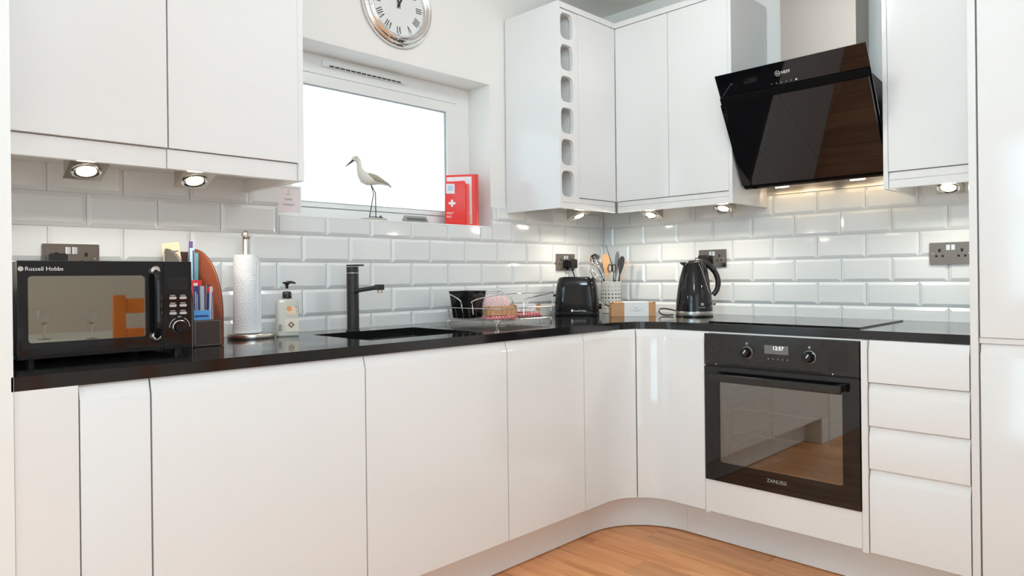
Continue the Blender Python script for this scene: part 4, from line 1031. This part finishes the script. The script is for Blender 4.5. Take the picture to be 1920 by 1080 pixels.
# ------------------------------------------------------------------ window sill things
# carved wading bird: built in the x-z plane, thickness in y
t = thing('bird_figurine', 'white carved wooden wading bird on wire legs, on the window sill', 'figurine', (-1.500, .045, WZ0 + .001))
by = .045
def bp(u, v): p = at(u, v, y=by); return (p.x + 1.500, p.z - WZ0 - .001)
def px_r(r): return r / 1305.1 * 2.95
spine = [((660.5, 300), 2.5, 2), ((664, 297.5), 5.0, 4), ((668, 297), 5.8, 4.6), ((671.5, 301), 5.2, 4), ((673, 308), 4.4, 3.6), ((674, 316), 5.4, 4), ((677, 325), 8.5, 6), ((683, 333), 11.5, 9), ((691, 336.5), 11.2, 11),
         ((700, 337.5), 9.5, 11), ((709, 339), 7.2, 9), ((717, 341.5), 4.8, 6), ((725, 345.5), 2.8, 3.5), ((732, 349), 1.2, 1.6)]
P2 = [Vector(bp(*s[0])) for s in spine]; rings = []
for i, s in enumerate(spine):
    tt = (P2[min(i + 1, len(P2) - 1)] - P2[max(i - 1, 0)]).normalized(); nn2 = Vector((-tt.y, tt.x)); a_, b_ = px_r(s[1]), px_r(s[2])
    rings.append([(P2[i].x + nn2.x * a_ * math.cos(q), b_ * math.sin(q), P2[i].y + nn2.y * a_ * math.cos(q)) for q in [2 * PI * k / 20 for k in range(20)]])
body = MB().loft(rings).build('body', BIRDW, t, smooth=80)
q0, q1 = bp(663, 300), bp(647.5, 312.5)
MB().tube([(q0[0], 0, q0[1]), ((q0[0] + q1[0]) / 2, 0, (q0[1] + q1[1]) / 2), (q1[0], 0, q1[1])], [.0055, .0035, .0012], 8).build('bill', DARKW, t)
for s_ in (-1, 1):
    wl = [(686, 325), (692, 325.5), (700, 328), (709, 333), (718, 339), (727, 344.5), (731, 347), (724, 346), (714, 344), (703, 343), (694, 340), (688, 333)]
    W = [Vector(bp(*q)) for q in wl]; c = sum(W, Vector((0, 0))) / len(W)
    yo = lambda f: s_ * (px_r(10.2) * f)
    MB().loft([[(p_.x, yo(.80 - .55 * max(0, (p_.x - W[0].x)) / .10), p_.y) for p_ in W], [(c.x + (p_.x - c.x) * .8, yo(1.22 - .55 * max(0, (p_.x - W[0].x)) / .10), c.y + (p_.y - c.y) * .8) for p_ in W], [(c.x + (p_.x - c.x) * .3, yo(1.34 - .55 * max(0, (p_.x - W[0].x)) / .10), c.y + (p_.y - c.y) * .3) for p_ in W]]).build('wing', BIRDG, t, smooth=60)
tq = [bp(*k) for k in ((724, 344.5), (733, 350.5))]
MB().tube([(tq[0][0], 0, tq[0][1]), (tq[1][0], 0, tq[1][1])], [.0042, .0028], 8).build('tail_tip', DARKW, t)
q = bp(665, 296.5)
for s_ in (-1, 1): MB().lathe([(0, -.003), (.003, 0), (0, .003)], 10, (q[0], s_ * px_r(4.4), q[1])).build('eye', DARKW, t)
for pts, yy in ((((692.5, 346), (698, 363), (690, 408)), -.010), (((697, 344), (706.5, 361), (707.5, 408)), .010)):
    Q = [bp(*q) for q in pts]; MB().tube([(Q[0][0], yy, Q[0][1]), (Q[1][0], yy, Q[1][1]), (Q[2][0], yy, .008)], .0021, 7).build('leg', DARKW, t)
MB().tube([(-.012, 0, .016), (.055, .0, .014)], .0018, 6).build('base_wire', DARKW, t)
rings = []
for k, (x, hw, hh) in enumerate(((-.066, .004, .003), (-.045, .022, .008), (-.01, .030, .011), (.03, .028, .012), (.062, .020, .011), (.066, .014, .008))):
    rings.append([(x, -hw, 0), (x, hw, 0), (x, hw * .9, hh * .8), (x, 0, hh), (x, -hw * .9, hh * .8)])
MB().loft(rings).build('driftwood_base', DRIFT, t)
MB().lathe([(0, .010), (.004, .014), (.004, .022), (0, .025)], 10, (.052, .012, 0)).build('pebble', DARKW, t)

t = thing('sill_plaque', 'small grey triangular plaque with raised lettering on the sill', 'plaque', (-1.281, .040, WZ0 + .001))
MB().prism([(-.018, 0), (.018, 0), (0, .030)], -.061, .061, 'x').build('block', mat('pewter', (.36, .35, .33), .45, metal=.3, noise=(160, .35)), t, bevel=.001)
mb = MB()
rs = random.Random(3)
x = -.052
while x < .050:
    wv = rs.uniform(.003, .006); mb.at(Matrix.Translation((x, -.0095, .014)) @ Matrix.Rotation(math.radians(-31), 4, 'X')).box(0, wv, -.0008, 0, -.007, .007); x += wv + .0025
mb.build('raised_print', mat('dark_pewter', (.10, .10, .10), .5, noise=(60, .2)), t)

# first aid pouch: standing on the sill, facing out to the left
t = thing('first_aid_pouch', 'red first aid pouch with white cross on the sill', 'first aid kit', (-1.030, .060, WZ0 + .001), math.radians(-41))
MB().loft([[(x, y, z) for x, y in rrect(-.052 - e, .048 + e, -.012 + c, .012 - c, .006, 4)] for e, c, z in ((-.003, .003, 0), (0, 0, .006), (.0, -.001, .10), (-.001, .001, .190), (-.006, .004, .203))]).build('pouch', RED, t, smooth=50)
MB().tube([(-.048, -.001, .199), (.040, -.001, .205)], .0028, 6).build('zip_top', REDD, t)
MB().loft([[(x, y, z) for x, y in rrect(.044, .060, -.009, .011, .004, 3)] for z in (.002, .192)]).build('zip_side', REDD, t, smooth=50)
cx_, cz_ = -.019, .102; a_, b_ = .0050, .0160
MB().prism([(cx_ - a_, cz_ - b_), (cx_ + a_, cz_ - b_), (cx_ + a_, cz_ - a_), (cx_ + b_, cz_ - a_), (cx_ + b_, cz_ + a_), (cx_ + a_, cz_ + a_), (cx_ + a_, cz_ + b_), (cx_ - a_, cz_ + b_), (cx_ - a_, cz_ + a_), (cx_ - b_, cz_ + a_), (cx_ - b_, cz_ - a_), (cx_ - a_, cz_ - a_)], -.0142, -.0130, 'y').build('white_cross', WHITEP, t)
MB().box(-.046, -.006, -.0140, -.0128, .146, .192).build('label', PAPER, t)
MB().box(-.037, -.016, -.0146, -.0140, .160, .182).build('label_print', CM['lblue'], t)
text('lettering', 'FIRST', .0135, WHITEP, face_y(-.044, -.0140, .052), t)
text('lettering', 'AID', .0135, WHITEP, face_y(-.044, -.0140, .036), t)
# red ring binder behind it
t = thing('ring_binder', 'tall red ring binder behind the first aid pouch', 'binder', (-.985, .095, WZ0 + .001), math.radians(124))
MB().box(-.085, .055, -.023, -.020, 0, .240).build('back_cover', REDD, t, bevel=.001)
MB().box(-.085, .055, .020, .023, 0, .240).build('front_cover', REDD, t, bevel=.001)
MB().box(-.070, .050, .0230, .0238, .008, .230).build('cover_sheet', PAPER, t)
MB().loft([[(x, y, z) for x, y in ((-.085, -.023), (-.093, -.017), (-.096, 0), (-.093, .017), (-.085, .023), (-.083, .019), (-.090, 0), (-.083, -.019))] for z in (0, .240)]).build('spine', REDD, t, smooth=60)
MB().box(-.076, .050, -.014, .014, .004, .226).build('pages', PAPER, t)
MB().box(-.068, -.044, .0238, .0244, .010, .050).build('sticker', CM['cream'], t)

# notice in a frame at the left end of the sill
t = thing('framed_notice', 'small white framed notice at the left end of the window sill', 'notice', (-1.885, .012, WZ0 + .001))
MB().prism([(-.050, 0), (.050, 0), (.050, .108), (-.050, .108)], -.004, .004, 'y', holes=[[(-.042, .008), (.042, .008), (.042, .100), (-.042, .100)]]).build('frame', UPVC, t, bevel=.001)
MB().box(-.042, .042, -.001, .002, .008, .100).build('card', mat('pale_pink_card', (.82, .74, .75), .6, noise=(20, .02)), t)
mb = MB()
for z, w_ in ((.088, .003), (.083, .003), (.075, .010), (.058, .016), (.054, .015), (.038, .024), (.034, .020)): mb.box(-w_, w_, -.0016, -.001, z, z + .002)
mb.build('printed_lines', GREYP, t)

# ------------------------------------------------------------------ wall clock
CXk, CZk, CR = -1.394, 2.240, .176
t = thing('wall_clock', 'round chrome wall clock with Roman numerals above the window', 'clock', (CXk, 0.005, CZk))
RM = Matrix.Rotation(PI / 2, 4, 'X')   # local z -> -y
MB().at(RM).lathe([(.170, 0), (CR, .004), (CR, .014), (.170, .024), (.163, .026), (.161, .022), (.156, .030), (.150, .034), (.144, .031), (.142, .025), (.136, .028), (.131, .026), (.129, .016)], 72, cap0=True, cap1=False).build('rim', CHROME, t, smooth=60)
MB().at(RM).lathe([(.131, .014), (.131, .0155)], 64).build('face', mat('clock_face', (.78, .80, .79), .5, noise=(5, .01)), t)
def stroke(mb, a, r0, r1, off, w_):
    """radial stroke at clock angle a (deg, clockwise from 12), sideways offset and width"""
    an = math.radians(a); d = Vector((math.sin(an), math.cos(an))); s_ = Vector((d.y, -d.x))
    (o0, o1) = off if isinstance(off, tuple) else (off, off)
    P = [d * r0 + s_ * (o0 - w_ / 2), d * r0 + s_ * (o0 + w_ / 2), d * r1 + s_ * (o1 + w_ / 2), d * r1 + s_ * (o1 - w_ / 2)]
    mb.prism([(p.x, p.y) for p in P], -.0165, -.0157, 'y')
NUM = ['XII', 'I', 'II', 'III', 'IIII', 'V', 'VI', 'VII', 'VIII', 'IX', 'X', 'XI']
for h_, s in enumerate(NUM):
    mb = MB(); wd = {'I': .0085, 'V': .015, 'X': .015}; tot = sum(wd[c] for c in s); x = -tot / 2
    for c in s:
        cx = x + wd[c] / 2
        if c == 'I': stroke(mb, h_ * 30, .090, .119, cx, .0036)
        elif c == 'V': stroke(mb, h_ * 30, .090, .119, (cx + .000, cx - .0055), .0036); stroke(mb, h_ * 30, .090, .119, (cx + .000, cx + .0055), .0014)
        else: stroke(mb, h_ * 30, .090, .119, (cx + .0055, cx - .0055), .0036); stroke(mb, h_ * 30, .090, .119, (cx - .0055, cx + .0055), .0014)
        x += wd[c]
    mb.build('numeral', BLACKP, t)
mb = MB()
for k in range(60): stroke(mb, k * 6, .1225 if k % 5 else .121, .1255, 0, .0012 if k % 5 else .0036)
mb.build('minute_track', BLACKP, t)
def hand(a, L, w_, y0, name):
    an = math.radians(a); d = Vector((math.sin(an), math.cos(an))); s_ = Vector((d.y, -d.x))
    P = [-d * .016 - s_ * w_ * .5, -d * .016 + s_ * w_ * .5, d * L * .25 + s_ * w_, d * L * .8 + s_ * w_ * .5, d * L, d * L * .8 - s_ * w_ * .5, d * L * .25 - s_ * w_]
    MB().prism([(p.x, p.y) for p in P], y0 - .001, y0, 'y').build(name, BLACKP, t)
hand(28.5, .070, .0045, -.018, 'hour_hand'); hand(342, .105, .0038, -.020, 'minute_hand')
MB().at(RM).lathe([(.0065, .0165), (.0065, .022), (0, .023)], 16).build('hub', BLACKP, t)

# ------------------------------------------------------------------ the dining end of the room (seen in reflections), and the added fill globes
t = thing('dining_table', 'dining table with a white cloth, seen reflected in the microwave door', 'table', (-1.75, -3.45, 0))
MB().box(-.65, .65, -.42, .42, .735, .755).build('table_top', CLOTH, t, bevel=.004)
for x in (-.58, .58):
    for y in (-.35, .35): MB().box(x - .03, x + .03, y - .03, y + .03, 0, .735).build('leg', ORANGEW, t, bevel=.004)
t = thing('dining_chair', 'orange wooden dining chair, seen reflected in the microwave door', 'chair', (-1.70, -2.93, 0), math.radians(6))
MB().box(-.20, .20, -.20, .18, .43, .46).build('seat', ORANGEW, t, bevel=.006)
for x in (-.19, .19):
    MB().box(x - .032, x + .032, .165, .205, 0, 1.02).build('back_post', ORANGEW, t, bevel=.006)
    MB().box(x - .018, x + .018, -.20, -.165, 0, .43).build('leg', ORANGEW, t, bevel=.004)
for z in (.97, .80): MB().box(-.17, .17, .178, .198, z - .055, z + .03).build('back_rail', ORANGEW, t, bevel=.005)
for lab, x, y in (('wine glass on the dining table nearest the chair, seen reflected', -1.95, -3.15), ('wine glass on the dining table further from the chair, seen reflected', -2.15, -3.35)):
    t = thing('wine_glass', lab, 'glass', (x, y, .755), group='glasses on the dining table')
    MB().lathe([(.034, 0), (.034, .002), (.004, .006), (.0035, .085), (.02, .10), (.036, .13), (.034, .175), (.0325, .175), (.034, .13), (.018, .103), (.0, .098)], 28, cap1=False).build('glass', GLASSM, t)
for nm, lab, P_, r_, em in (('fill_globe', 'large glowing white globe added as fill light, unseen above the camera', FILLG, .185, FILLG_L),
                            ('fill_globe_small', 'small glowing white globe added as fill light by the corner cabinet, unseen above the frame', FILLG2, .11, FILLG2_L)):
    t = thing('added_fill_globe', lab, 'lamp', P_, group='added fill-light globes')  # unseen globes with flex and rose, added only for fill light
    MB().lathe([(r_ * math.sin(PI * k / 20), -r_ * math.cos(PI * k / 20)) for k in range(21)], 40).build('fill_globe_body', mat(nm, (.9, .9, .88), .5, noise=(4, .01), emit=em), t, smooth=80)
    if ZC - P_[2] > r_ + .02: MB().lathe([(.004, r_ - .01), (.004, ZC - P_[2])], 10).build('flex', BLACK, t)
    MB().lathe([(.05, ZC - P_[2] - .03), (.05, ZC - P_[2] - .002)], 24).build('ceiling_rose', UPVC, t)
